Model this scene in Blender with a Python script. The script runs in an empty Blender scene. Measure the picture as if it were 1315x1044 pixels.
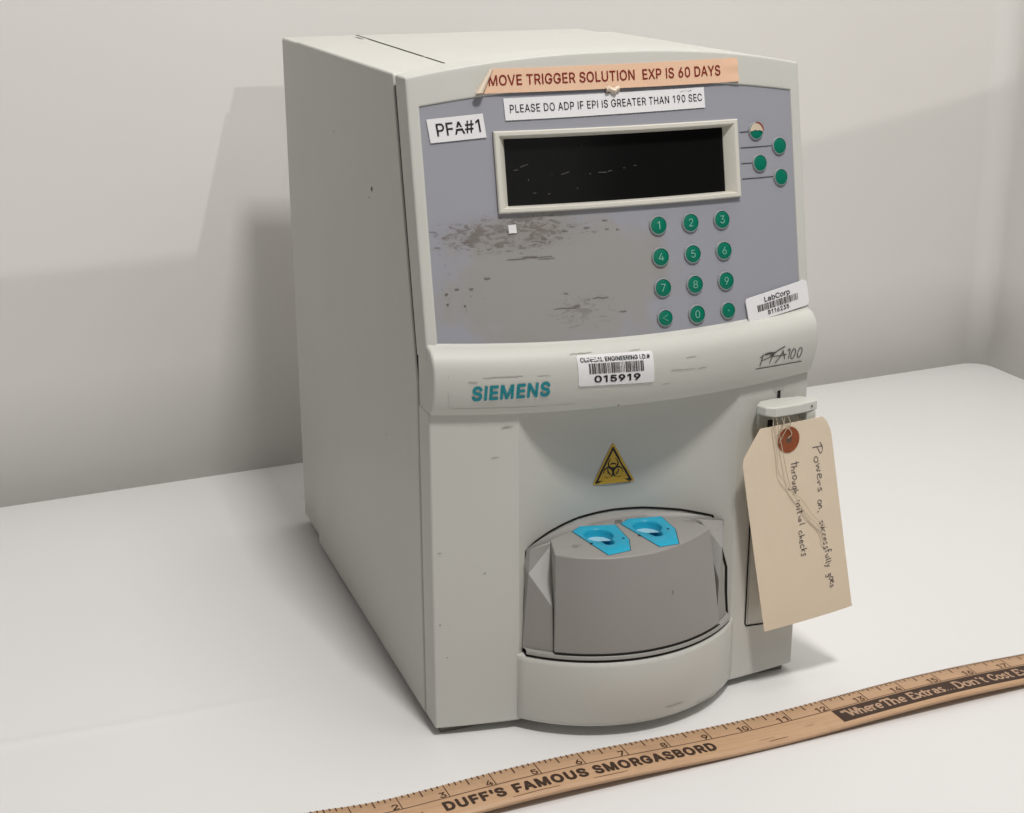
import bpy, bmesh, math, random
from mathutils import Vector, Matrix
random.seed(4)
S = bpy.context.scene
COL = S.collection

# ------------------------------------------------------------------ camera, world, lights, exposure
cam_d = bpy.data.cameras.new('camera')
cam = bpy.data.objects.new('camera', cam_d)
COL.objects.link(cam)
Rr = ((0.9392, -0.3434, -0.0039), (0.1090, 0.2872, 0.9516), (0.3257, 0.8942, -0.3072))
M = Matrix.Identity(4)
for i in range(3):
    M[i][0], M[i][1], M[i][2] = Rr[0][i], Rr[1][i], -Rr[2][i]
M.translation = (-0.2125, -0.7088, 0.4306)
cam.matrix_world = M
cam_d.sensor_fit = 'HORIZONTAL'
cam_d.sensor_width = 36.0
cam_d.lens = 36.0 * 1938.4 / 1315.0
cam_d.clip_start = 0.02
cam_d.clip_end = 60
S.camera = cam

w = bpy.data.worlds.new('World')
S.world = w
w.use_nodes = True
bg = w.node_tree.nodes['Background']
bg.inputs[0].default_value = (1.0, 0.98, 0.955, 1)
bg.inputs[1].default_value = 0.065


def aim(o, frm, to, roll=0.0):
    d = Vector(to) - Vector(frm)
    q = d.to_track_quat('-Z', 'Y').to_matrix().to_4x4()
    o.matrix_world = Matrix.Translation(frm) @ q @ Matrix.Rotation(roll, 4, 'Z')


def area(name, loc, to, sx, sy, energy, col):
    l = bpy.data.lights.new(name, 'AREA')
    l.shape = 'RECTANGLE'; l.size = sx; l.size_y = sy
    l.energy = energy; l.color = col
    o = bpy.data.objects.new(name, l); COL.objects.link(o)
    aim(o, loc, to)
    return o


# lamp above the bench, in front of the machine (casts the crisp shadows)
area('bench_lamp', (0.08, -0.58, 1.36), (0.11, 0.15, 0.1), 0.14, 0.14, 13.0, (1, 0.972, 0.938))
# broad ceiling light up and to the right
area('ceiling_light', (0.55, -0.75, 1.55), (0.1, 0.2, 0.1), 1.2, 0.8, 5.0, (1, 0.97, 0.94))
# soft overhead panel
area('overhead_panel', (0.30, 0.12, 1.75), (0.05, 0.14, 0.0), 0.9, 0.5, 7.5, (1, 0.98, 0.95))
# soft room light from behind the photographer
area('room_light', (0.3, -2.2, 0.8), (0.1, 0.0, 0.2), 1.2, 0.8, 2.4, (1, 0.97, 0.94))
# low lamp far behind the camera: lights the upper wall, cone edge standing in for the photographer's shadow
sp = bpy.data.lights.new('far_lamp', 'SPOT')
sp.energy = 30; sp.color = (1, 0.965, 0.93); sp.shadow_soft_size = 0.006
sp.spot_size = math.radians(131.08); sp.spot_blend = 0.003
spo = bpy.data.objects.new('far_lamp', sp); COL.objects.link(spo)
aim(spo, (0.2, -1.7, 1.07), Vector((0.2, -1.7, 1.07)) + Vector((-0.0978, 0.7214, 0.6856)))

S.view_settings.view_transform = 'Standard'
S.view_settings.look = 'None'
S.view_settings.exposure = -0.25
S.view_settings.gamma = 1.0
S.view_settings.use_curve_mapping = False
S.render.engine = 'CYCLES'


# ------------------------------------------------------------------ materials
def mat(name, col, rough=0.5, spec=0.5, bump=0.0, bscale=900.0, mottle=0.0, mscale=14.0, metal=0.0):
    m = bpy.data.materials.new(name); m.use_nodes = True
    nt = m.node_tree; n = nt.nodes; L = nt.links
    b = n['Principled BSDF']
    b.inputs['Base Color'].default_value = (*col, 1)
    b.inputs['Roughness'].default_value = rough
    b.inputs['Specular IOR Level'].default_value = spec
    b.inputs['Metallic'].default_value = metal
    tc = n.new('ShaderNodeTexCoord')
    if mottle > 0:
        t = n.new('ShaderNodeTexNoise'); t.inputs['Scale'].default_value = mscale
        t.inputs['Detail'].default_value = 6
        L.new(tc.outputs['Object'], t.inputs['Vector'])
        mx = n.new('ShaderNodeMix'); mx.data_type = 'RGBA'
        mx.inputs[6].default_value = (*[c * (1 - mottle) for c in col], 1)
        mx.inputs[7].default_value = (*[min(1, c * (1 + mottle)) for c in col], 1)
        L.new(t.outputs['Fac'], mx.inputs[0])
        L.new(mx.outputs[2], b.inputs['Base Color'])
    if bump > 0:
        t2 = n.new('ShaderNodeTexNoise'); t2.inputs['Scale'].default_value = bscale
        t2.inputs['Detail'].default_value = 3
        L.new(tc.outputs['Object'], t2.inputs['Vector'])
        bp = n.new('ShaderNodeBump'); bp.inputs['Strength'].default_value = bump
        bp.inputs['Distance'].default_value = 0.001
        L.new(t2.outputs['Fac'], bp.inputs['Height'])
        L.new(bp.outputs[0], b.inputs['Normal'])
    return m


def node_helpers(m):
    nt = m.node_tree
    n, L = nt.nodes, nt.links

    def math_(op, a, b=None, c=None):
        k = n.new('ShaderNodeMath'); k.operation = op
        for i, v in enumerate((a, b, c)):
            if v is None: continue
            if isinstance(v, (int, float)): k.inputs[i].default_value = v
            else: L.new(v, k.inputs[i])
        return k.outputs[0]

    def noise(vec, scale, detail=4.0, rough=0.55, dist=0.0):
        k = n.new('ShaderNodeTexNoise')
        k.inputs['Scale'].default_value = scale; k.inputs['Detail'].default_value = detail
        k.inputs['Roughness'].default_value = rough; k.inputs['Distortion'].default_value = dist
        L.new(vec, k.inputs['Vector'])
        return k.outputs['Fac']

    def mapping(vec, loc, scale):
        k = n.new('ShaderNodeMapping'); k.vector_type = 'POINT'
        k.inputs['Scale'].default_value = scale
        k.inputs['Location'].default_value = [-l * s for l, s in zip(loc, scale)]
        L.new(vec, k.inputs['Vector'])
        return k.outputs[0]

    def blob(vec, loc, rad):
        v = mapping(vec, loc, [1 / r for r in rad])
        k = n.new('ShaderNodeTexGradient'); k.gradient_type = 'SPHERICAL'
        L.new(v, k.inputs['Vector'])
        return k.outputs['Fac']

    def mix(f, a, b):
        k = n.new('ShaderNodeMix'); k.data_type = 'RGBA'
        if isinstance(f, (int, float)): k.inputs[0].default_value = f
        else: L.new(f, k.inputs[0])
        for i, v in ((6, a), (7, b)):
            if isinstance(v, tuple): k.inputs[i].default_value = (*v, 1)
            else: L.new(v, k.inputs[i])
        return k.outputs[2]

    def ramp(v, lo, hi):
        k = n.new('ShaderNodeMapRange'); k.interpolation_type = 'SMOOTHSTEP'
        k.inputs[1].default_value = lo; k.inputs[2].default_value = hi
        L.new(v, k.inputs[0])
        return k.outputs[0]
    tc = n.new('ShaderNodeTexCoord')
    return math_, noise, mapping, blob, mix, ramp, tc.outputs['Object'], n['Principled BSDF'], L


HOUS = (0.60, 0.585, 0.52)


def housing_mat():
    m = mat('moulded_plastic', HOUS, 0.48, 0.4, bump=0.05, bscale=1400)
    math_, noise, mapping, blob, mix, ramp, obj, b, L = node_helpers(m)
    f = noise(obj, 9, 5)
    c = mix(f, (0.560, 0.555, 0.512), (0.618, 0.614, 0.574))
    # sparse scuffs, stretched sideways
    v = mapping(obj, (0, 0, 0), (70, 70, 420))
    s = ramp(noise(v, 1.0, 5, 0.6), 0.735, 0.80)
    c = mix(math_('MULTIPLY', s, 0.45), c, (0.22, 0.20, 0.17))
    v2 = mapping(obj, (3, 1, 2), (260, 260, 260))
    s2 = ramp(noise(v2, 1.0, 2, 0.5), 0.79, 0.83)
    c = mix(math_('MULTIPLY', s2, 0.55), c, (0.16, 0.14, 0.12))
    L.new(c, b.inputs['Base Color'])
    return m


def panel_mat():
    m = mat('membrane_panel', (0.27, 0.265, 0.285), 0.42, 0.4, bump=0.03, bscale=2500)
    math_, noise, mapping, blob, mix, ramp, obj, b, L = node_helpers(m)
    c = mix(noise(obj, 12, 4), (0.315, 0.320, 0.362), (0.342, 0.345, 0.385))
    wob = math_('MULTIPLY', math_('SUBTRACT', noise(obj, 45, 5), 0.5), 0.9)
    worn = ramp(math_('ADD', blob(obj, (0.072, -0.0, 0.252), (0.088, 0.2, 0.052)), wob), 0.16, 0.52)
    c = mix(math_('MULTIPLY', worn, 0.80), c, (0.320, 0.306, 0.278))
    # rubbed band below the display: brown streaks
    band = blob(obj, (0.048, -0.0, 0.2775), (0.060, 0.2, 0.0150))
    v = mapping(obj, (0, 0, 0), (170, 60, 430))
    st = math_('ADD', noise(v, 1.0, 8, 0.72, 0.9), math_('MULTIPLY', math_('SUBTRACT', noise(obj, 75, 3), 0.5), 0.22))
    d = ramp(math_('ADD', st, math_('MULTIPLY', ramp(band, 0.0, 0.6), 0.20)), 0.64, 0.77)
    d = math_('MULTIPLY', d, ramp(band, 0.02, 0.22))
    c = mix(math_('MULTIPLY', d, 0.72), c, (0.13, 0.108, 0.098))
    haze_ = math_('MULTIPLY', ramp(band, 0.0, 0.9), 0.22)
    c = mix(haze_, c, (0.19, 0.165, 0.15))
    # a second faint smear low in the middle
    b2 = blob(obj, (0.083, -0.0, 0.236), (0.028, 0.2, 0.013))
    d2 = math_('MULTIPLY', ramp(math_('ADD', noise(v, 1.3, 7, 0.7, 0.8), math_('MULTIPLY', b2, 0.18)), 0.60, 0.72), ramp(b2, 0.02, 0.5))
    c = mix(math_('MULTIPLY', d2, 0.40), c, (0.14, 0.11, 0.10))
    # left margin specks
    b3 = blob(obj, (0.018, -0.0, 0.252), (0.02, 0.2, 0.02))
    v3 = mapping(obj, (0, 0, 0), (330, 100, 330))
    d3 = math_('MULTIPLY', ramp(noise(v3, 1.0, 3, 0.6), 0.66, 0.72), ramp(b3, 0.0, 0.3))
    c = mix(math_('MULTIPLY', d3, 0.7), c, (0.09, 0.075, 0.075))
    L.new(c, b.inputs['Base Color'])
    return m


def wood_mat():
    m = mat('ruler_wood', (0.5, 0.3, 0.18), 0.45, 0.4)
    math_, noise, mapping, blob, mix, ramp, obj, b, L = node_helpers(m)
    v = mapping(obj, (0, 0, 0), (9, 420, 420))
    f = noise(v, 1.0, 6, 0.6)
    c = mix(f, (0.46, 0.275, 0.155), (0.65, 0.43, 0.265))
    v2 = mapping(obj, (0, 0, 0), (40, 900, 900))
    c = mix(math_('MULTIPLY', ramp(noise(v2, 1.0, 3), 0.58, 0.75), 0.35), c, (0.24, 0.12, 0.065))
    c = mix(math_('MULTIPLY', ramp(noise(obj, 28, 4), 0.56, 0.72), 0.30), c, (0.27, 0.15, 0.09))
    L.new(c, b.inputs['Base Color'])
    return m


def screen_mat():
    m = mat('dark_screen', (0.006, 0.006, 0.006), 0.22, 0.15)
    math_, noise, mapping, blob, mix, ramp, obj, b, L = node_helpers(m)
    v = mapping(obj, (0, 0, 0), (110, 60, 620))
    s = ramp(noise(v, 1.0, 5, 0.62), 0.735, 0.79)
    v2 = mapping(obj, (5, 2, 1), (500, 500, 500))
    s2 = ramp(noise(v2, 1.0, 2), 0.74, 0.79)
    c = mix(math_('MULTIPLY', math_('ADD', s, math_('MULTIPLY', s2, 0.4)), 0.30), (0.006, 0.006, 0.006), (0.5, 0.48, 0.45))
    L.new(c, b.inputs['Base Color'])
    return m


def tag_mat():
    m = mat('manila_card', (0.82, 0.69, 0.53), 0.75, 0.2, bump=0.08, bscale=700, mottle=0.03, mscale=60)
    return m


MT = dict(
    housing=housing_mat(), panel=panel_mat(), wood=wood_mat(), screen=screen_mat(), card=tag_mat(),
    lever=mat('pale_lever_plastic', (0.63, 0.64, 0.59), 0.4, 0.4, bump=0.12, bscale=1800),
    frame=mat('display_frame_plastic', (0.66, 0.64, 0.57), 0.42, 0.4, mottle=0.03, mscale=30),
    grey=mat('grey_plastic', (0.33, 0.315, 0.30), 0.42, 0.4, bump=0.05, bscale=1500, mottle=0.04, mscale=18),
    greylight=mat('grey_rim_plastic', (0.34, 0.33, 0.31), 0.4, 0.4, mottle=0.05, mscale=40),
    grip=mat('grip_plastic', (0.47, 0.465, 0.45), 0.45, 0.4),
    dark=mat('dark_gap', (0.02, 0.018, 0.016), 0.8, 0.2),
    base=mat('shade_plate_grey', (0.20, 0.19, 0.17), 0.7, 0.3),  # dark grey stands in for the shade below the housing
    cyan=mat('cyan_insert_plastic', (0.02, 0.40, 0.60), 0.30, 0.5),
    wellfloor=mat('clear_well_floor', (0.42, 0.66, 0.76), 0.10, 0.8),
    green=mat('green_key_plastic', (0.0, 0.17, 0.105), 0.35, 0.45, mottle=0.06, mscale=200),
    ring=mat('key_ring_plastic', (0.30, 0.31, 0.32), 0.35, 0.5),
    digit=mat('key_digit_ink', (0.20, 0.46, 0.35), 0.5, 0.3),
    paper=mat('white_label_paper', (0.82, 0.81, 0.82), 0.55, 0.3, mottle=0.025, mscale=60),
    ink=mat('black_ink', (0.018, 0.016, 0.017), 0.55, 0.3),
    bar=mat('worn_barcode_ink', (0.11, 0.095, 0.09), 0.6, 0.2, mottle=0.6, mscale=260),
    peach=mat('peach_label', (0.83, 0.55, 0.38), 0.28, 0.5, mottle=0.03, mscale=40),
    peachback=mat('label_backing', (0.72, 0.60, 0.47), 0.3, 0.5),
    redink=mat('dark_red_ink', (0.22, 0.022, 0.012), 0.5, 0.3),
    teal=mat('teal_ink', (0.0, 0.25, 0.30), 0.45, 0.4),
    logoink=mat('grey_black_ink', (0.06, 0.055, 0.05), 0.5, 0.3),
    yellow=mat('yellow_sticker', (0.60, 0.37, 0.03), 0.4, 0.4, mottle=0.06, mscale=150),
    pen=mat('pen_ink', (0.035, 0.03, 0.055), 0.6, 0.2),
    rust=mat('rust_red_reinforcement', (0.30, 0.085, 0.035), 0.7, 0.2, mottle=0.2, mscale=300),
    hole=mat('eyelet_shadow', (0.16, 0.11, 0.075), 0.8, 0.1),
    wire=mat('tinned_wire', (0.66, 0.58, 0.45), 0.3, 0.6, metal=0.6),
    rulerink=mat('ruler_print', (0.05, 0.026, 0.016), 0.5, 0.3, mottle=0.35, mscale=350),
    rulerthin=mat('ruler_scale_print', (0.075, 0.033, 0.017), 0.5, 0.3, mottle=0.3, mscale=350),
    rulerlet=mat('ruler_reversed_lettering', (0.50, 0.33, 0.22), 0.5, 0.3, mottle=0.15, mscale=300),
    table=mat('white_table_sheet', (0.80, 0.795, 0.79), 0.42, 0.35, bump=0.02, bscale=300, mottle=0.012, mscale=7),
    wall=mat('white_wall_paint', (0.70, 0.685, 0.66), 0.42, 0.35, bump=0.02, bscale=260, mottle=0.012, mscale=5),
    beige=mat('worn_beige', (0.62, 0.52, 0.40), 0.6, 0.3),
    scuff=mat('dark_scuff', (0.17, 0.155, 0.14), 0.7, 0.2),
)


# ------------------------------------------------------------------ build helpers
ROOT = None


def empty(name, loc, label, cat):
    o = bpy.data.objects.new(name, None); COL.objects.link(o)
    o.location = loc; o['label'] = label; o['category'] = cat
    o.empty_display_size = 0.02
    return o


def emit(name, verts, faces, mats, parent=None, smooth=True, bevel=0.0, seg=2, fmat=None, label=None, fixn=True, sharp=35):
    """verts are world coordinates; a child of a parent keeps them through its location."""
    me = bpy.data.meshes.new(name)
    me.from_pydata([tuple(v) for v in verts], [], faces)
    if not isinstance(mats, (list, tuple)): mats = [mats]
    for m in mats: me.materials.append(m)
    if fmat: me.polygons.foreach_set('material_index', fmat)
    if fixn:
        bm = bmesh.new(); bm.from_mesh(me)
        bmesh.ops.remove_doubles(bm, verts=bm.verts, dist=1e-6)
        bmesh.ops.recalc_face_normals(bm, faces=bm.faces)
        bm.to_mesh(me); bm.free()
    if smooth:
        me.polygons.foreach_set('use_smooth', [True] * len(me.polygons))
        me.set_sharp_from_angle(angle=math.radians(sharp))
    me.update()
    o = bpy.data.objects.new(name, me); COL.objects.link(o)
    if parent is not None:
        o.parent = parent
        if parent.type == 'EMPTY':
            o.location = -parent.location
    if bevel > 0:
        b = o.modifiers.new('bevel', 'BEVEL'); b.width = bevel; b.segments = seg
        b.limit_method = 'ANGLE'; b.angle_limit = math.radians(40)
        o.modifiers.new('wn', 'WEIGHTED_NORMAL').keep_sharp = True
    if label: o['label'] = label
    return o


class MB:
    def __init__(s): s.v = []; s.f = []; s.m = []

    def add(s, vs, fs, mi=0):
        k = len(s.v); s.v += [Vector(v) for v in vs]
        s.f += [[i + k for i in f] for f in fs]; s.m += [mi] * len(fs)

    def box(s, a, b, mi=0):
        x0, y0, z0 = a; x1, y1, z1 = b
        s.add([(x0, y0, z0), (x1, y0, z0), (x1, y1, z0), (x0, y1, z0), (x0, y0, z1), (x1, y0, z1), (x1, y1, z1), (x0, y1, z1)],
              [(0, 3, 2, 1), (4, 5, 6, 7), (0, 1, 5, 4), (1, 2, 6, 5), (2, 3, 7, 6), (3, 0, 4, 7)], mi)

    def prism(s, poly, f0, f1, mi=0):
        """poly: list of 2-tuples; f0 and f1 place a 2-tuple in space at either end."""
        n = len(poly)
        s.add([f0(*p) for p in poly] + [f1(*p) for p in poly],
              [list(range(n))[::-1], list(range(n, 2 * n))] + [[i, (i + 1) % n, n + (i + 1) % n, n + i] for i in range(n)], mi)

    def grid(s, rows, mi=0):
        nr, nc = len(rows), len(rows[0])
        s.add([p for r in rows for p in r],
              [[i * nc + j, i * nc + j + 1, (i + 1) * nc + j + 1, (i + 1) * nc + j] for i in range(nr - 1) for j in range(nc - 1)], mi)

    def tube(s, pts, r, n=6, mi=0, radii=None):
        pts = [Vector(p) for p in pts]; rows = []
        up = Vector((0.13, 0.3, 0.94))
        for i, p in enumerate(pts):
            t = (pts[min(i + 1, len(pts) - 1)] - pts[max(i - 1, 0)]).normalized()
            a = t.cross(up)
            if a.length < 1e-4: a = t.cross(Vector((1, 0, 0)))
            a.normalize(); b = t.cross(a)
            rr = radii[i] if radii else r
            rows.append([p + (a * math.cos(q) + b * math.sin(q)) * rr for q in [2 * math.pi * k / n for k in range(n + 1)]])
        s.grid(rows, mi)

    def out(s, name, mats, parent=None, **k):
        return emit(name, s.v, s.f, mats, parent, fmat=s.m, **k)


def catmull(pts, n=6):
    out = []
    P = [pts[0]] + list(pts) + [pts[-1]]
    for i in range(1, len(P) - 2):
        for k in range(n):
            t = k / n
            q = []
            for d in range(len(pts[0])):
                a, b, c, e = P[i - 1][d], P[i][d], P[i + 1][d], P[i + 2][d]
                q.append(0.5 * (2 * b + (c - a) * t + (2 * a - 5 * b + 4 * c - e) * t * t + (-a + 3 * b - 3 * c + e) * t ** 3))
            out.append(tuple(q))
    out.append(tuple(pts[-1]))
    return out


def ribbon(mb, pts, wd, place, mi=0, taper=False):
    """flat ink line along 2-D pts, put on a surface by place(u, v)"""
    n = len(pts); L = []; R = []
    for i in range(n):
        a = pts[max(i - 1, 0)]; b = pts[min(i + 1, n - 1)]
        dx, dy = b[0] - a[0], b[1] - a[1]; l = math.hypot(dx, dy) or 1
        h = wd / 2
        if taper: h *= 0.55 + 0.45 * math.sin(math.pi * min(1, (i + .6) / n))
        L.append(place(pts[i][0] - dy / l * h, pts[i][1] + dx / l * h))
        R.append(place(pts[i][0] + dy / l * h, pts[i][1] - dx / l * h))
    mb.grid([L, R], mi)


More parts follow.
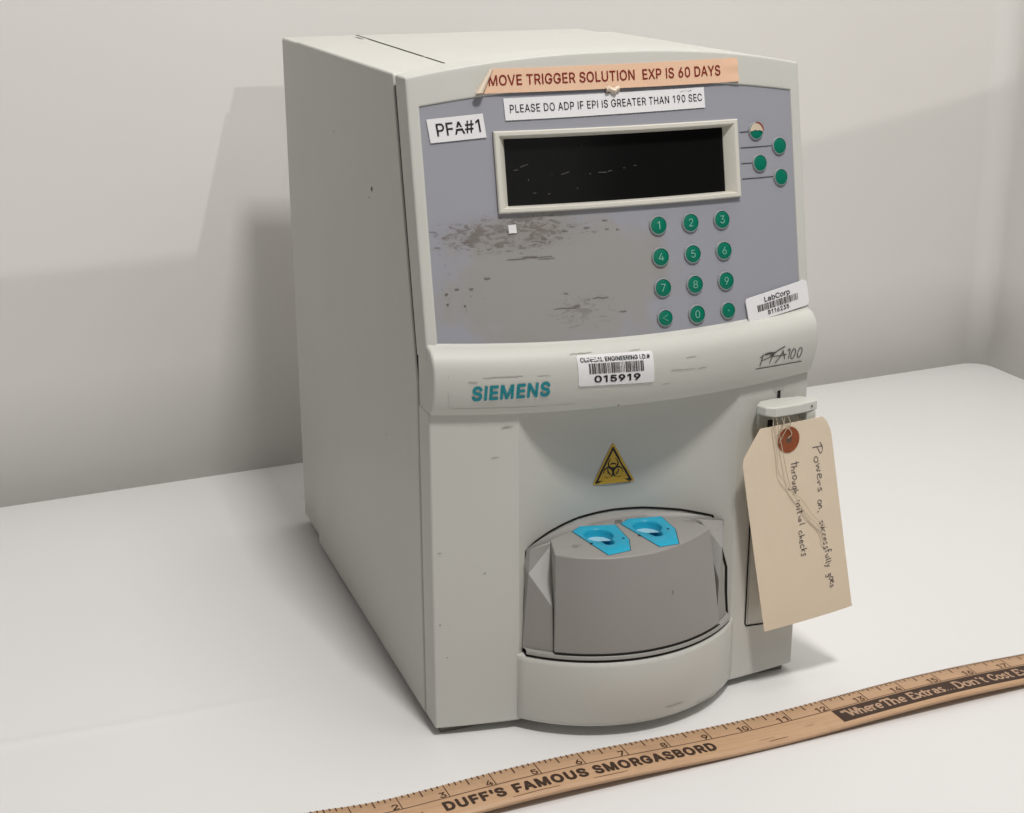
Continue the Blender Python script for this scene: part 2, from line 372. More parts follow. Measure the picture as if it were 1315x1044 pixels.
GLYPH = {  # letter outlines: advance, closed loops of x, y
    '#': [440,[[242,0,326,509,377,509,294,0],[10,140,19,192,400,192,391,140],[64,0,147,509,198,509,115,0],[40,316,49,368,429,368,421,316]]],
    "'": [206,[[78,318,70,509,136,509,128,318]]],
    '.': [188,[[95,-4,83,-3,73,1,63,9,55,18,51,29,50,41,51,53,55,64,63,73,73,81,83,85,95,87,107,85,118,81,128,73,135,64,140,53,141,41,140,29,135,18,128,9,118,1,107,-3]]],
    '0': [453,[[227,-7,191,-3,158,7,130,24,105,48,85,77,69,113,60,144,53,178,49,214,48,254,49,294,53,330,60,364,69,395,85,431,106,461,130,484,159,502,191,512,227,516,262,512,295,502,323,484,348,461,368,431,384,395,393,364,400,330,404,294,405,254,404,214,400,178,393,144,384,113,368,77,348,48,323,24,295,7,263,-3],[227,50,250,52,271,60,290,74,306,92,320,116,330,144,338,176,342,213,344,254,342,295,338,332,330,365,320,393,306,416,290,435,271,449,250,457,227,460,203,457,182,449,163,435,147,416,134,393,123,365,115,332,111,295,109,254,111,213,115,176,123,144,134,116,147,92,163,74,182,60,203,52]]],
    '1': [453,[[76,0,76,55,391,55,391,0],[276,509,276,0,212,0,212,448,209,448,86,358,86,427,198,509]]],
    '2': [453,[[64,0,64,47,234,229,282,282,294,298,303,312,311,327,316,341,319,356,320,371,319,389,315,405,308,419,298,431,287,441,273,449,258,455,241,458,224,460,205,458,188,454,172,447,159,438,148,427,139,413,132,398,128,381,127,362,66,362,68,391,75,418,86,442,102,464,121,482,143,496,168,507,196,513,225,516,254,513,281,507,306,497,328,482,346,465,361,445,372,423,379,398,381,372,380,354,377,336,371,318,363,299,351,280,336,259,267,180,153,60,153,57,389,57,389,0]]],
    '3': [453,[[218,-7,188,-5,159,1,133,10,108,22,88,38,70,57,57,79,48,104,44,132,109,132,112,115,118,100,126,87,137,76,150,66,165,59,182,54,200,51,219,50,239,51,258,55,275,61,291,69,304,80,315,93,323,108,328,125,329,145,328,163,323,180,316,196,306,211,292,223,275,234,254,241,229,246,201,248,157,248,157,299,288,448,288,452,70,452,70,509,372,509,372,461,211,278,211,289,247,290,279,286,308,276,333,262,354,244,371,222,383,198,391,173,393,145,390,116,383,90,370,66,354,45,333,27,309,12,281,2,251,-5]]],
    '4': [453,[[40,105,40,158,247,509,311,509,109,166,109,163,413,163,413,105],[282,0,282,121,282,146,282,318,343,318,343,0]]],
    '5': [453,[[221,-7,192,-5,165,1,140,11,118,25,99,41,83,60,71,82,63,105,60,130,122,130,125,115,130,102,138,89,148,78,160,68,173,60,188,54,204,51,221,50,241,51,259,56,276,64,291,75,304,89,314,104,322,122,326,141,328,162,326,183,321,203,314,221,303,237,290,251,275,262,257,270,238,275,218,277,201,276,184,273,167,268,152,262,139,255,128,246,67,253,96,509,366,509,366,452,151,452,134,301,136,301,148,311,162,318,178,325,194,330,212,333,229,334,252,332,274,328,294,321,313,311,330,299,345,285,358,269,370,251,379,231,386,210,390,187,391,163,388,132,381,102,369,76,352,52,332,32,309,15,282,3,253,-4]]],
    '6': [453,[[226,-7,196,-4,168,3,142,15,119,31,100,51,84,74,73,101,66,130,64,162,65,187,71,212,80,239,93,268,112,302,137,340,252,509,322,509,151,261,145,261,151,270,157,279,165,288,174,295,184,302,196,307,208,311,221,313,235,314,265,312,291,305,316,295,337,280,355,262,370,240,380,215,387,187,389,157,387,127,379,98,368,73,352,50,333,30,310,14,284,3,257,-4],[226,48,245,50,263,55,279,63,293,73,304,86,314,101,322,119,326,137,327,157,326,178,322,196,314,213,304,228,293,241,279,251,263,259,245,264,226,265,207,264,190,259,174,252,160,241,148,229,138,214,131,197,126,179,125,158,126,138,131,119,138,102,148,86,160,73,174,63,190,55,207,50]]],
    '7': [453,[[97,0,323,448,323,452,62,452,62,509,391,509,391,449,165,0]]],
    '8': [453,[[226,-7,193,-5,163,1,136,11,111,25,91,42,74,62,62,84,54,109,52,135,53,156,58,176,65,195,75,212,87,228,101,241,117,252,134,260,153,265,153,267,129,276,109,289,93,308,80,330,73,354,70,380,73,405,79,429,90,450,106,469,124,485,146,498,170,508,197,514,226,516,255,514,282,508,306,498,328,485,346,469,361,450,373,429,379,405,382,380,379,354,372,330,359,308,343,289,323,276,300,267,300,265,319,260,335,252,351,241,365,228,377,212,387,195,395,176,399,156,401,135,398,109,391,84,378,62,362,42,341,25,317,11,289,1,259,-5],[226,49,248,50,267,54,285,60,300,69,313,79,323,91,331,106,335,121,337,139,335,157,330,173,322,189,312,202,298,213,283,223,265,230,247,234,226,235,206,234,187,230,169,223,154,213,140,202,130,189,122,173,117,157,115,139,117,121,121,106,129,91,139,79,152,69,167,60,185,54,205,50],[226,290,244,291,260,294,274,300,287,308,298,318,307,330,314,344,318,359,319,376,318,392,314,407,308,420,299,432,288,442,275,449,260,455,244,459,226,460,208,459,192,455,177,449,164,442,153,432,145,420,138,407,134,392,133,376,134,359,138,344,145,330,154,318,165,308,178,300,193,294,209,291]]],
    '9': [453,[[226,516,256,513,285,506,310,494,333,478,352,458,368,434,380,408,387,378,389,347,387,322,382,296,373,270,359,240,340,207,315,168,200,0,130,0,301,248,307,248,302,238,295,229,287,221,278,214,268,207,257,202,245,198,232,195,218,195,188,197,161,203,137,214,116,229,98,247,83,269,72,294,66,321,64,352,66,382,73,411,85,436,101,459,120,479,143,494,168,506,196,513],[226,460,207,459,190,454,174,446,160,435,148,423,138,407,131,390,127,372,125,352,127,331,131,313,138,295,148,280,160,268,174,257,190,250,207,245,226,243,245,245,263,249,279,257,293,267,305,280,314,295,322,312,326,330,327,350,326,371,322,390,314,407,305,422,293,435,279,446,263,454,245,459]]],
    'A': [480,[[16,0,201,509,276,509,463,0,395,0,287,302,264,372,232,478,245,478,213,371,191,302,85,0],[110,142,110,199,370,199,370,142]]],
    'B': [456,[[60,0,60,509,241,509,274,507,304,501,329,491,350,477,367,461,381,442,390,421,396,398,398,374,397,353,393,336,387,320,378,307,368,295,356,286,343,278,329,272,315,267,315,262,331,260,347,254,363,245,378,234,391,220,402,203,411,184,416,161,418,136,416,111,410,88,400,67,386,48,368,31,344,18,317,8,284,2,247,0],[125,57,245,57,281,60,309,67,330,80,344,96,353,115,355,137,354,153,350,169,342,184,333,197,320,209,306,218,289,225,269,229,248,231,125,231],[125,285,238,285,256,287,273,290,288,296,302,304,314,314,323,326,330,340,335,355,336,372,333,393,326,412,313,429,294,442,270,449,240,452,125,452]]],
    'C': [510,[[267,-7,235,-5,205,1,177,11,150,25,126,42,104,63,86,88,70,115,57,146,48,179,42,215,40,254,42,293,48,329,57,362,70,393,86,421,104,445,126,466,150,484,177,498,205,508,235,514,267,516,293,514,317,511,340,504,362,496,383,485,402,471,419,456,435,438,448,418,459,397,467,373,473,348,408,348,404,365,397,380,389,395,380,407,369,418,357,428,344,437,330,444,315,449,300,453,284,455,267,456,237,453,209,445,184,432,161,414,141,391,125,364,113,332,106,295,103,254,106,213,113,177,125,145,141,117,161,94,184,76,210,63,237,56,267,53,284,54,300,56,315,60,330,65,344,72,357,81,369,90,380,102,389,114,397,128,404,144,408,160,473,160,467,135,459,112,448,91,435,71,420,53,402,38,383,24,363,13,341,5,317,-2,293,-6]]],
    'D': [502,[[219,0,96,0,96,57,215,57,254,60,288,68,318,81,343,99,363,122,379,149,390,181,397,216,399,255,397,294,390,329,379,361,364,388,344,410,320,428,291,441,258,449,221,452,93,452,93,509,225,509,261,507,294,501,325,492,353,478,385,455,412,426,433,391,446,361,455,329,460,293,462,255,460,217,455,181,446,149,433,119,417,92,398,68,376,48,351,31,322,17,291,8,256,2],[125,509,125,0,60,0,60,509]]],
    'E': [419,[[60,0,60,509,372,509,372,452,125,452,125,286,355,286,355,229,125,229,125,57,375,57,375,0]]],
    'F': [410,[[60,0,60,509,369,509,369,452,125,452,125,278,346,278,346,221,125,221,125,0]]],
    'G': [520,[[269,-7,236,-5,205,1,176,11,149,25,125,43,104,64,85,88,69,116,57,146,47,179,42,215,40,254,42,293,47,329,57,362,69,393,85,421,103,445,125,466,149,484,175,498,203,508,233,514,265,516,291,514,316,510,340,504,363,494,384,483,403,469,421,453,436,436,449,416,460,395,468,373,474,349,408,349,402,365,395,379,387,393,378,406,368,417,356,427,344,436,330,443,315,448,300,453,283,455,265,456,236,453,209,445,183,432,160,414,141,392,125,364,113,332,106,295,103,254,106,213,113,177,125,145,141,117,161,95,184,76,210,63,238,56,269,53,296,55,322,61,345,71,365,85,382,102,396,123,407,147,413,173,415,202,434,199,283,199,283,256,478,256,478,200,475,160,466,124,451,91,431,62,406,38,377,19,344,5,308,-4]]],
    'H': [517,[[60,0,60,509,125,509,125,289,392,289,392,509,457,509,457,0,392,0,392,232,125,232,125,0]]],
    'I': [300,[[31,0,31,57,118,57,118,452,31,452,31,509,269,509,269,452,183,452,183,57,269,57,269,0]]],
    'K': [467,[[104,145,104,216,139,261,174,303,212,344,364,509,448,509,231,276,228,276],[60,0,60,509,125,509,125,334,124,225,125,193,125,0],[372,0,188,259,228,309,449,0]]],
    'L': [393,[[60,0,60,509,125,509,125,57,361,57,361,0]]],
    'M': [628,[[60,0,60,509,152,509,277,187,287,159,299,123,311,84,322,49,307,49,318,83,330,121,342,158,352,187,476,509,568,509,568,0,504,0,504,291,504,327,505,369,506,413,507,457,513,457,498,409,482,363,467,322,456,291,342,0,286,0,170,291,159,321,145,361,129,408,112,457,119,457,120,416,121,372,122,328,122,291,122,0]]],
    'N': [523,[[60,0,60,509,136,509,343,183,363,151,388,107,414,55,405,54,401,108,399,157,399,195,399,509,463,509,463,0,387,0,202,290,177,331,148,381,108,452,119,454,122,384,124,328,125,291,125,0]]],
    'O': [533,[[267,-7,235,-5,205,1,177,11,150,25,126,42,105,63,86,88,70,115,57,146,48,179,42,215,40,254,42,293,48,329,57,362,70,393,86,421,105,445,126,466,150,484,177,498,205,508,235,514,267,516,299,514,329,508,357,498,384,484,408,466,429,445,448,421,464,393,477,362,486,329,491,293,493,254,491,215,486,179,477,146,464,115,448,88,429,63,408,42,384,25,357,11,329,1,299,-5],[267,53,296,55,324,63,349,76,372,94,392,116,408,144,420,176,428,213,430,254,428,295,420,332,408,365,392,392,372,415,349,433,324,446,296,453,267,456,237,453,210,445,184,433,161,415,142,392,125,364,113,332,106,295,103,254,106,213,113,176,125,144,142,117,161,94,184,76,210,63,237,55]]],
    'P': [445,[[60,0,60,509,235,509,272,506,305,499,332,487,356,471,375,452,390,430,400,404,407,377,409,348,407,318,400,291,390,265,375,243,356,223,332,207,305,195,272,188,235,186,109,186,109,242,233,242,257,244,279,248,297,256,312,266,324,279,333,294,339,310,343,328,344,348,343,367,339,385,333,402,324,416,312,428,297,439,279,446,257,451,232,452,125,452,125,0]]],
    'R': [449,[[60,0,60,509,236,509,273,506,305,500,333,489,356,473,376,455,390,433,401,408,407,381,409,352,407,323,401,296,390,271,376,250,356,232,333,217,305,206,273,200,236,198,96,198,96,255,234,255,258,256,280,260,298,267,313,276,325,287,334,300,340,316,344,333,345,352,344,371,340,389,334,405,325,419,313,430,298,440,279,446,258,451,233,452,125,452,125,0],[353,0,230,229,303,229,428,0]]],
    'S': [447,[[224,-9,188,-7,156,-1,128,9,102,23,81,40,64,60,51,83,42,109,38,137,104,137,108,118,114,102,123,88,136,76,150,66,166,59,185,53,204,50,224,49,246,50,267,54,286,60,303,69,317,79,329,92,338,106,344,122,346,139,344,154,340,168,332,179,322,189,310,197,296,205,245,222,184,239,145,253,112,269,86,289,67,313,56,341,52,372,54,400,62,425,75,448,92,468,113,484,138,498,165,508,195,514,227,516,259,514,289,508,316,498,340,484,360,468,377,449,390,427,398,403,401,378,337,378,332,402,320,421,302,437,280,449,254,456,225,459,204,457,185,454,167,448,152,440,139,430,129,418,121,405,117,391,115,376,117,359,122,345,131,334,142,324,155,315,169,308,212,293,264,279,312,264,328,256,344,248,359,238,372,226,384,213,395,198,402,180,407,161,408,139,406,112,399,87,386,64,370,43,349,25,323,11,294,0,261,-7]]],
    'T': [449,[[32,452,32,509,417,509,417,452,257,452,257,0,193,0,193,452]]],
    'U': [517,[[259,-8,220,-6,186,2,154,15,126,33,103,55,85,80,71,108,63,140,60,173,60,509,124,509,124,178,126,155,132,133,141,113,153,95,169,80,187,68,208,59,232,53,259,52,285,53,309,59,331,68,349,80,364,95,377,113,385,133,391,155,393,178,393,509,457,509,457,173,454,140,446,108,433,80,414,55,391,33,363,15,332,2,297,-6]]],
    'V': [480,[[204,0,16,509,84,509,192,206,215,137,248,31,235,31,267,138,290,206,395,509,463,509,278,0]]],
    'W': [686,[[155,0,16,509,82,509,163,196,175,145,187,94,197,40,189,40,200,94,211,145,224,196,306,509,380,509,462,196,474,145,486,94,497,40,488,40,499,94,510,145,523,196,603,509,670,509,530,0,455,0,368,323,351,391,336,475,350,475,335,395,318,323,230,0]]],
    'X': [474,[[18,0,217,284,217,236,29,509,104,509,178,400,204,361,223,329,243,292,232,292,252,329,272,361,298,400,374,509,446,509,259,239,259,287,456,0,382,0,292,129,268,165,250,195,230,231,244,231,225,196,206,166,182,129,91,0]]],
    'Y': [472,[[203,0,203,208,16,509,91,509,192,344,222,292,250,230,224,230,251,293,280,344,381,509,455,509,268,208,268,0]]],
    'Z': [438,[[42,0,42,46,273,385,306,431,341,476,348,454,285,452,223,452,40,452,40,509,397,509,397,462,169,129,134,81,97,33,90,54,152,57,214,57,399,57,399,0]]],
    'a': [389,[[160,-9,137,-7,115,-3,94,5,76,15,60,29,48,45,38,63,32,84,30,108,32,128,36,146,43,161,53,174,64,184,78,193,92,200,108,206,125,211,178,220,234,227,247,229,257,231,265,235,271,240,274,246,276,255,276,257,275,272,272,285,267,297,260,307,251,315,240,322,227,327,212,330,196,331,178,330,163,327,149,322,137,316,127,309,118,301,110,292,104,283,100,274,41,291,51,313,64,331,79,346,95,358,114,368,133,375,153,380,173,383,194,384,239,379,255,375,271,369,286,360,300,350,312,336,322,320,330,301,335,278,337,251,337,0,277,0,277,52,272,52,252,25,242,16,229,8,215,1,199,-4,181,-7],[170,45,192,47,211,51,228,59,242,68,254,80,263,93,270,108,274,122,276,138,276,190,259,182,231,176,200,171,175,168,134,159,122,153,112,147,103,139,97,130,93,118,92,105,93,93,96,82,102,72,109,64,119,57,130,52,142,48,156,46]]],
    'b': [424,[[229,-8,208,-7,189,-3,172,4,159,12,147,21,138,31,118,59,112,59,112,0,53,0,53,509,114,509,114,319,118,319,137,346,147,355,158,364,171,373,188,379,207,383,229,384,259,382,287,374,313,361,335,342,354,320,370,293,381,261,388,227,390,189,388,151,381,116,370,84,355,57,336,34,313,16,288,3,260,-6],[220,47,242,49,262,55,279,66,294,80,306,97,316,117,323,139,327,163,328,189,327,215,323,239,316,261,307,281,295,298,280,311,262,322,243,328,220,330,198,328,178,322,161,312,147,299,134,282,125,263,118,241,114,216,113,189,114,162,118,138,125,115,135,95,147,78,162,65,179,55,198,49]]],
    'd': [424,[[195,-8,165,-6,137,3,111,16,89,34,70,57,55,84,43,116,36,151,34,189,36,227,43,261,55,293,70,320,89,342,112,361,137,374,165,382,196,384,218,383,237,379,253,373,267,364,278,355,287,346,306,319,311,319,311,509,372,509,372,0,313,0,313,59,307,59,287,31,277,21,266,12,252,4,236,-3,217,-7],[205,47,226,49,246,55,263,65,278,78,290,95,299,115,306,138,310,162,312,189,310,216,306,241,300,263,290,282,278,299,263,312,246,322,227,328,205,330,182,328,162,322,145,311,130,298,118,281,108,261,102,239,98,215,96,189,98,163,102,139,109,117,118,97,130,80,145,66,162,55,182,49]]],
    'e': [404,[[212,-8,177,-5,145,3,117,16,92,35,72,58,56,85,44,116,37,150,34,187,36,224,44,258,55,290,71,317,91,340,115,359,142,373,172,382,205,384,226,383,246,380,266,374,285,366,303,355,319,341,334,324,347,305,357,282,365,256,370,227,371,194,371,169,75,169,75,221,338,221,310,202,308,226,304,248,298,269,288,286,277,301,263,314,246,323,227,328,205,330,183,328,164,323,146,313,131,301,119,286,109,270,102,251,97,231,96,211,96,178,98,151,102,127,110,106,121,88,135,73,151,61,169,53,190,48,212,46,227,47,241,49,254,53,265,58,276,65,285,73,294,82,300,93,306,105,365,91,358,72,348,55,335,39,320,26,302,14,283,4,261,-3,237,-7]]],
    'i': [167,[[53,0,53,379,114,379,114,0],[84,443,73,444,63,448,54,455,47,463,43,472,41,483,43,494,47,504,54,512,63,518,73,522,84,524,95,522,105,518,114,512,121,504,125,494,126,483,125,472,121,463,114,455,105,448,95,444]]],
    'o': [415,[[207,-8,174,-5,144,3,117,16,93,35,72,58,56,85,44,116,37,150,34,187,37,225,44,260,56,291,72,318,93,341,117,360,144,374,174,382,207,384,241,382,271,374,299,360,323,341,343,318,359,291,371,260,379,225,381,187,379,150,371,116,359,85,343,58,323,35,299,16,271,3,241,-5],[207,46,231,49,252,55,270,66,285,80,298,97,307,117,314,139,318,163,319,187,318,212,314,236,307,258,298,278,285,296,270,310,252,321,231,328,207,330,184,328,163,321,145,310,130,296,118,278,108,258,102,236,98,212,96,187,98,163,102,139,108,117,118,97,130,80,145,66,163,55,184,49]]],
    'p': [424,[[53,-143,53,379,112,379,112,319,118,319,137,346,147,355,158,364,171,373,188,379,207,383,229,384,259,382,287,374,313,361,335,342,354,320,370,293,381,261,388,227,390,189,388,151,381,116,370,84,355,57,336,34,313,16,288,3,260,-6,229,-8,208,-7,189,-3,173,4,159,12,147,21,138,31,118,59,114,59,114,-143],[220,47,242,49,262,55,279,66,294,80,306,97,316,117,323,139,327,163,328,189,327,215,323,239,316,261,307,281,295,298,280,311,262,322,243,328,220,330,198,328,178,322,161,312,147,299,134,282,125,263,118,241,114,216,113,189,114,162,118,138,125,115,135,95,147,78,162,65,179,55,198,49]]],
    'r': [259,[[53,0,53,379,112,379,112,321,115,321,124,339,137,354,152,367,171,377,191,383,213,385,229,384,243,384,243,322,230,324,207,326,190,324,174,321,159,315,146,306,135,296,126,284,119,269,115,254,114,237,114,0]]],
}


GLYPH['I'] = [200, [[68, 0, 68, 509, 134, 509, 134, 0]]]
GLYPH['1'] = [400, [[276, 509, 276, 0, 210, 0, 210, 440, 207, 440, 90, 358, 90, 430, 200, 509]]]



def _clean(ch, o0, o1, oend, i0, i1, iend):
    # stem and bowl drawn as one outer loop and one counter
    src = GLYPH[ch][1][0]; p = [tuple(src[2 * i:2 * i + 2]) for i in range(len(src) // 2)]
    a_, b_ = p.index(o0), p.index(o1); c_, d_ = p.index(i0), p.index(i1)
    out = [(60, 0), (60, 509)] + p[a_:b_ + 1] + oend
    hole = p[c_:d_ + 1] + iend
    GLYPH[ch][1][0] = [q for w_ in out for q in w_]
    GLYPH[ch][1].insert(1, [q for w_ in hole for q in w_])


_clean('P', (235, 509), (235, 186), [(125, 186), (125, 0)], (233, 242), (232, 452), [(125, 452), (125, 242)])
_clean('R', (236, 509), (236, 198), [(125, 198), (125, 0)], (234, 255), (233, 452), [(125, 452), (125, 255)])
_clean('D', (225, 509), (256, 2), [(219, 0)], (215, 57), (221, 452), [(125, 452), (125, 57)])
GLYPH['D'][1].pop()


def _area(l):
    n_ = len(l) // 2
    return sum(l[2 * i] * l[2 * ((i + 1) % n_) + 1] - l[2 * ((i + 1) % n_)] * l[2 * i + 1] for i in range(n_))


def _inside(px, py, l):
    n_ = len(l) // 2; c = False
    for i in range(n_):
        x0, y0 = l[2 * i], l[2 * i + 1]; x1, y1 = l[2 * ((i + 1) % n_)], l[2 * ((i + 1) % n_) + 1]
        if (y0 > py) != (y1 > py) and px < (x1 - x0) * (py - y0) / (y1 - y0) + x0: c = not c
    return c


def _fill(loops):
    cu = bpy.data.curves.new('t', 'CURVE'); cu.dimensions = '2D'; cu.fill_mode = 'BOTH'
    for l in loops:
        sp_ = cu.splines.new('POLY'); n_ = len(l) // 2
        sp_.points.add(n_ - 1); sp_.use_cyclic_u = True
        for i in range(n_): sp_.points[i].co = (l[2 * i] / 1000, l[2 * i + 1] / 1000, 0, 1)
    ob = bpy.data.objects.new('t', cu); COL.objects.link(ob)
    me = bpy.data.meshes.new_from_object(ob)
    r = [(v.co.x, v.co.y) for v in me.vertices], [list(p.vertices) for p in me.polygons]
    bpy.data.objects.remove(ob); bpy.data.curves.remove(cu); bpy.data.meshes.remove(me)
    return r


_cache = {}
_SGN = _area(GLYPH['L'][1][0])


def glyph_mesh(ch):
    if ch not in _cache:
        loops = GLYPH[ch][1]
        outer = [l for l in loops if _area(l) * _SGN > 0]; holes = [l for l in loops if _area(l) * _SGN <= 0]
        vs, fs = [], []
        for k, o_ in enumerate(outer):
            hs = [h for h in holes if _inside(h[0], h[1], o_)]
            v_, f_ = _fill([o_] + hs)
            fs += [[q + len(vs) for q in f] for f in f_]; vs += [(x, y, k) for x, y in v_]
        _cache[ch] = (vs, fs)
    return _cache[ch]


def text2d(body, spacing=1.0):
    vs, fs = [], []; x = 0.0
    for ch in body:
        if ch not in GLYPH:
            x += 0.20 * spacing; continue
        v_, f_ = glyph_mesh(ch)
        fs += [[q + len(vs) for q in f] for f in f_]; vs += [(x + a_, b_, k) for a_, b_, k in v_]
        x += GLYPH[ch][0] / 1000 * spacing
    return vs, fs


def text_on(mb, body, place, u0, u1, v0, v1, bold=0.0, spacing=1.0, shear=0.0, mi=0, keep=False, up=(0, -1, 0)):
    """stretch the word into the box u0..u1, v0..v1; bold thickens the strokes by shifted copies"""
    vs, fs = text2d(body, spacing)
    x0 = min(v[0] for v in vs) - bold; x1 = max(v[0] for v in vs) + bold; y0 = min(v[1] for v in vs) - bold; y1 = max(v[1] for v in vs) + bold
    sx = (u1 - u0) / (x1 - x0); sy = (v1 - v0) / (y1 - y0)
    if keep:
        sx = sy = min(sx, sy)
        u0 = (u0 + u1) / 2 - sx * (x1 - x0) / 2
    sh = [(0, 0)]
    if bold > 0: sh = [(bold * math.cos(a_), bold * math.sin(a_)) for a_ in [math.radians(45 * k_ + 22.5) for k_ in range(8)]]
    for k_, (dx_, dy_) in enumerate(sh):
        mb.add([place(u0 + (x + dx_ - x0) * sx + (y - y0) * sy * shear, v0 + (y + dy_ - y0) * sy) + Vector(up) * (4e-6 * (k_ * 2 + ly)) for x, y, ly in vs], fs, mi)


def overlay(o, mb, m):
    """surface marks become part of the mesh they lie on"""
    me = o.data; me.materials.append(m); k = len(me.materials) - 1
    bm = bmesh.new(); bm.from_mesh(me)
    vv = [bm.verts.new(v) for v in mb.v]
    for f in mb.f:
        fc = bm.faces.new([vv[i] for i in f]); fc.material_index = k; fc.smooth = False
    bm.to_mesh(me); bm.free()


# ------------------------------------------------------------------ machine surfaces
W = 0.2234; XC = W / 2; H = 0.356; K = 0.86


def bow(x): return -K * x * (W - x)


def y_up(x, z): return (z - 0.21) * 0.2 * (1 if z > 0.21 else 0) + bow(x)


def P_up(x, z, off=0.0):
    n = Vector((-K * (W - 2 * x), -1, 0.2)).normalized()
    return Vector((x, y_up(x, z), z)) + n * off


NOSE = [(0.0020, 0.2215), (-0.0020, 0.2206), (-0.0054, 0.2178), (-0.0077, 0.2140), (-0.0087, 0.2095), (-0.0088, 0.2045), (-0.0078, 0.1985),
        (-0.0060, 0.1930), (-0.0038, 0.1885), (-0.0014, 0.1858), (0.0040, 0.1850)]


def nose_dy(z):
    if z >= NOSE[0][1]: return NOSE[0][0]
    for (a, za), (b, zb) in zip(NOSE, NOSE[1:]):
        if zb <= z <= za:
            t = (za - z) / (za - zb); return a + (b - a) * t
    return NOSE[-1][0]


def P_nose(x, z, off=0.0):
    zz = z - nose_lift(x)
    d = (nose_dy(zz + .0005) - nose_dy(zz - .0005)) / 0.001
    n = Vector((-K * (W - 2 * x), -1, d)).normalized()
    return Vector((x, nose_dy(zz) + bow(x), z)) + n * off


def nose_lift(x): return 0.0035 * ((x - XC) / XC) ** 2 - 0.0012


def P_low(x, z, off=0.0):
    n = Vector((-K * (W - 2 * x), -1, 0)).normalized()
    return Vector((x, bow(x), z)) + n * off


def REC(x):
    t = (x - 0.1117) / 0.0653
    return -0.0072 + 0.0215 * max(0.0, 1 - t * t)


def P_rec(x, z, off=0.0):
    d = (REC(x + .001) - REC(x - .001)) / .002
    n = Vector((d, -1, 0)).normalized()
    return Vector((x, REC(x), z)) + n * off


# ================================================================== SETTING
def structure(o): o['kind'] = 'structure'; return o


mb = MB()
xs = [-1.2 + i * 0.03 for i in range(66)]
ys = [-0.75, -0.5, -0.3, -0.1, 0.0, 0.04] + [0.06 + i * 0.0025 for i in range(15)] + [0.12, 0.2, 0.3, 0.4, 0.5, 0.56]


def crease(x, y):
    f = 1 / (1 + math.exp((x + 0.10) / 0.035))
    return 0.0010 * f * math.exp(-((y - 0.0785 - 0.004 * math.sin(x * 9)) / 0.0042) ** 2)


mb.grid([[(x, y, crease(x, y)) for x in xs if x < 0.745] + [(0.745, y, 0)] for y in ys])
structure(mb.out('tabletop', MT['table'], sharp=80))
sl_ = 0.0736


def wy(x): return 0.4618 + sl_ * x


wp = [(-1.2, wy(-1.2)), (-0.4, wy(-0.4)), (0.1, wy(0.1)), (0.6, wy(0.6))]
cr = 0.022
for i in range(9):
    q = math.pi / 2 * i / 8
    wp.append((0.741 - cr + cr * math.sin(q), wy(0.741) - cr * 1.05 + cr * math.cos(q)))
wp += [(0.741, 0.30), (0.741, -0.15)]
mb = MB()
mb.grid([[(x, y, z) for x, y in wp] for z in (-0.01, 0.1, 0.3, 0.6, 1.2)])
structure(mb.out('back_wall', MT['wall'], fixn=False, sharp=60))
bpy.data.objects['back_wall'].modifiers.new('thick', 'SOLIDIFY').thickness = 0.012

# ================================================================== ANALYZER
mach = empty('lab_analyzer', (XC, 0.16, 0.0),
             'boxy pale grey bench-top blood analyzer with grey keypad panel, dark display and cyan inserts', 'lab analyzer')

# --- housing shell (side and top), rear cover, shade plate
mb = MB()
prof = [(0.0206, 0.0042), (0.2810, 0.0042), (0.2810, H), (0.0516, H), (0.0202, 0.2000)]
mb.prism(prof, lambda y, z: (0, y, z), lambda y, z: (W, y, z))
shell = mb.out('housing_shell', MT['housing'], mach, bevel=0.0014, seg=4)
mb = MB()
mb.prism([(0.2812, 0.0062), (0.335, 0.0062), (0.335, H - 0.0012), (0.2812, H - 0.0012)], lambda y, z: (0.0020, y, z), lambda y, z: (W - 0.0020, y, z))
mb.out('rear_cover', MT['housing'], mach, bevel=0.0015, seg=3)
mb = MB()
mb.prism([(0.004, 0.0), (0.276, 0.0), (0.276, 0.0041), (0.004, 0.0041)], lambda y, z: (0.004, y, z), lambda y, z: (W - 0.004, y, z))
mb.out('shade_plate', MT['base'], mach, smooth=False)  # added plate, its dark colour painting the shadow gap under the housing
mb = MB()   # dark body seen through the seam between bezel and shell
mb.prism([(0.0172, 0.006), (0.030, 0.006), (0.030, 0.19), (0.060, 0.350), (0.0452, 0.350), (0.0172, 0.205)], lambda y, z: (0.0009, y, z), lambda y, z: (W - 0.0009, y, z))
mb.out('inner_chassis', MT['dark'], mach, smooth=False)
mb = MB()   # seams of the lid in the top
for xa, xb in ((0.0498, 0.0400),):
    pts = [(xa + (xb - xa) * t, 0.319 + (0.060 - 0.319) * t) for t in [i / 10 for i in range(11)]]
    ribbon(mb, pts[:8], 0.0018, lambda u, v: Vector((u, v, H + 0.00015)))
    ribbon(mb, [(pts[7][0] - .00005, pts[7][1] - .003)] + pts[8:], 0.0015, lambda u, v: Vector((u, v, H + 0.00015)))
overlay(shell, mb, MT['dark'])
mb = MB()   # torn white remains of an old label on the lid
for (cx, cy, l, wd, an) in ((0.082, 0.118, 0.010, 0.0022, 0.1), (0.080, 0.1215, 0.0022, 0.0035, 0.3), (0.060, 0.105, 0.003, 0.0012, 0.4), (0.107, 0.142, 0.006, 0.0012, -0.3)):
    c_, s_ = math.cos(an), math.sin(an)
    q = [(-l / 2, -wd / 2), (l / 2, -wd / 3), (l / 2.3, wd / 3), (-l / 2.2, wd / 2)]
    mb.add([(cx + x * c_ - y * s_, cy + x * s_ + y * c_, H + 0.0003) for x, y in q], [(0, 1, 2, 3)])
overlay(shell, mb, MT['paper'])


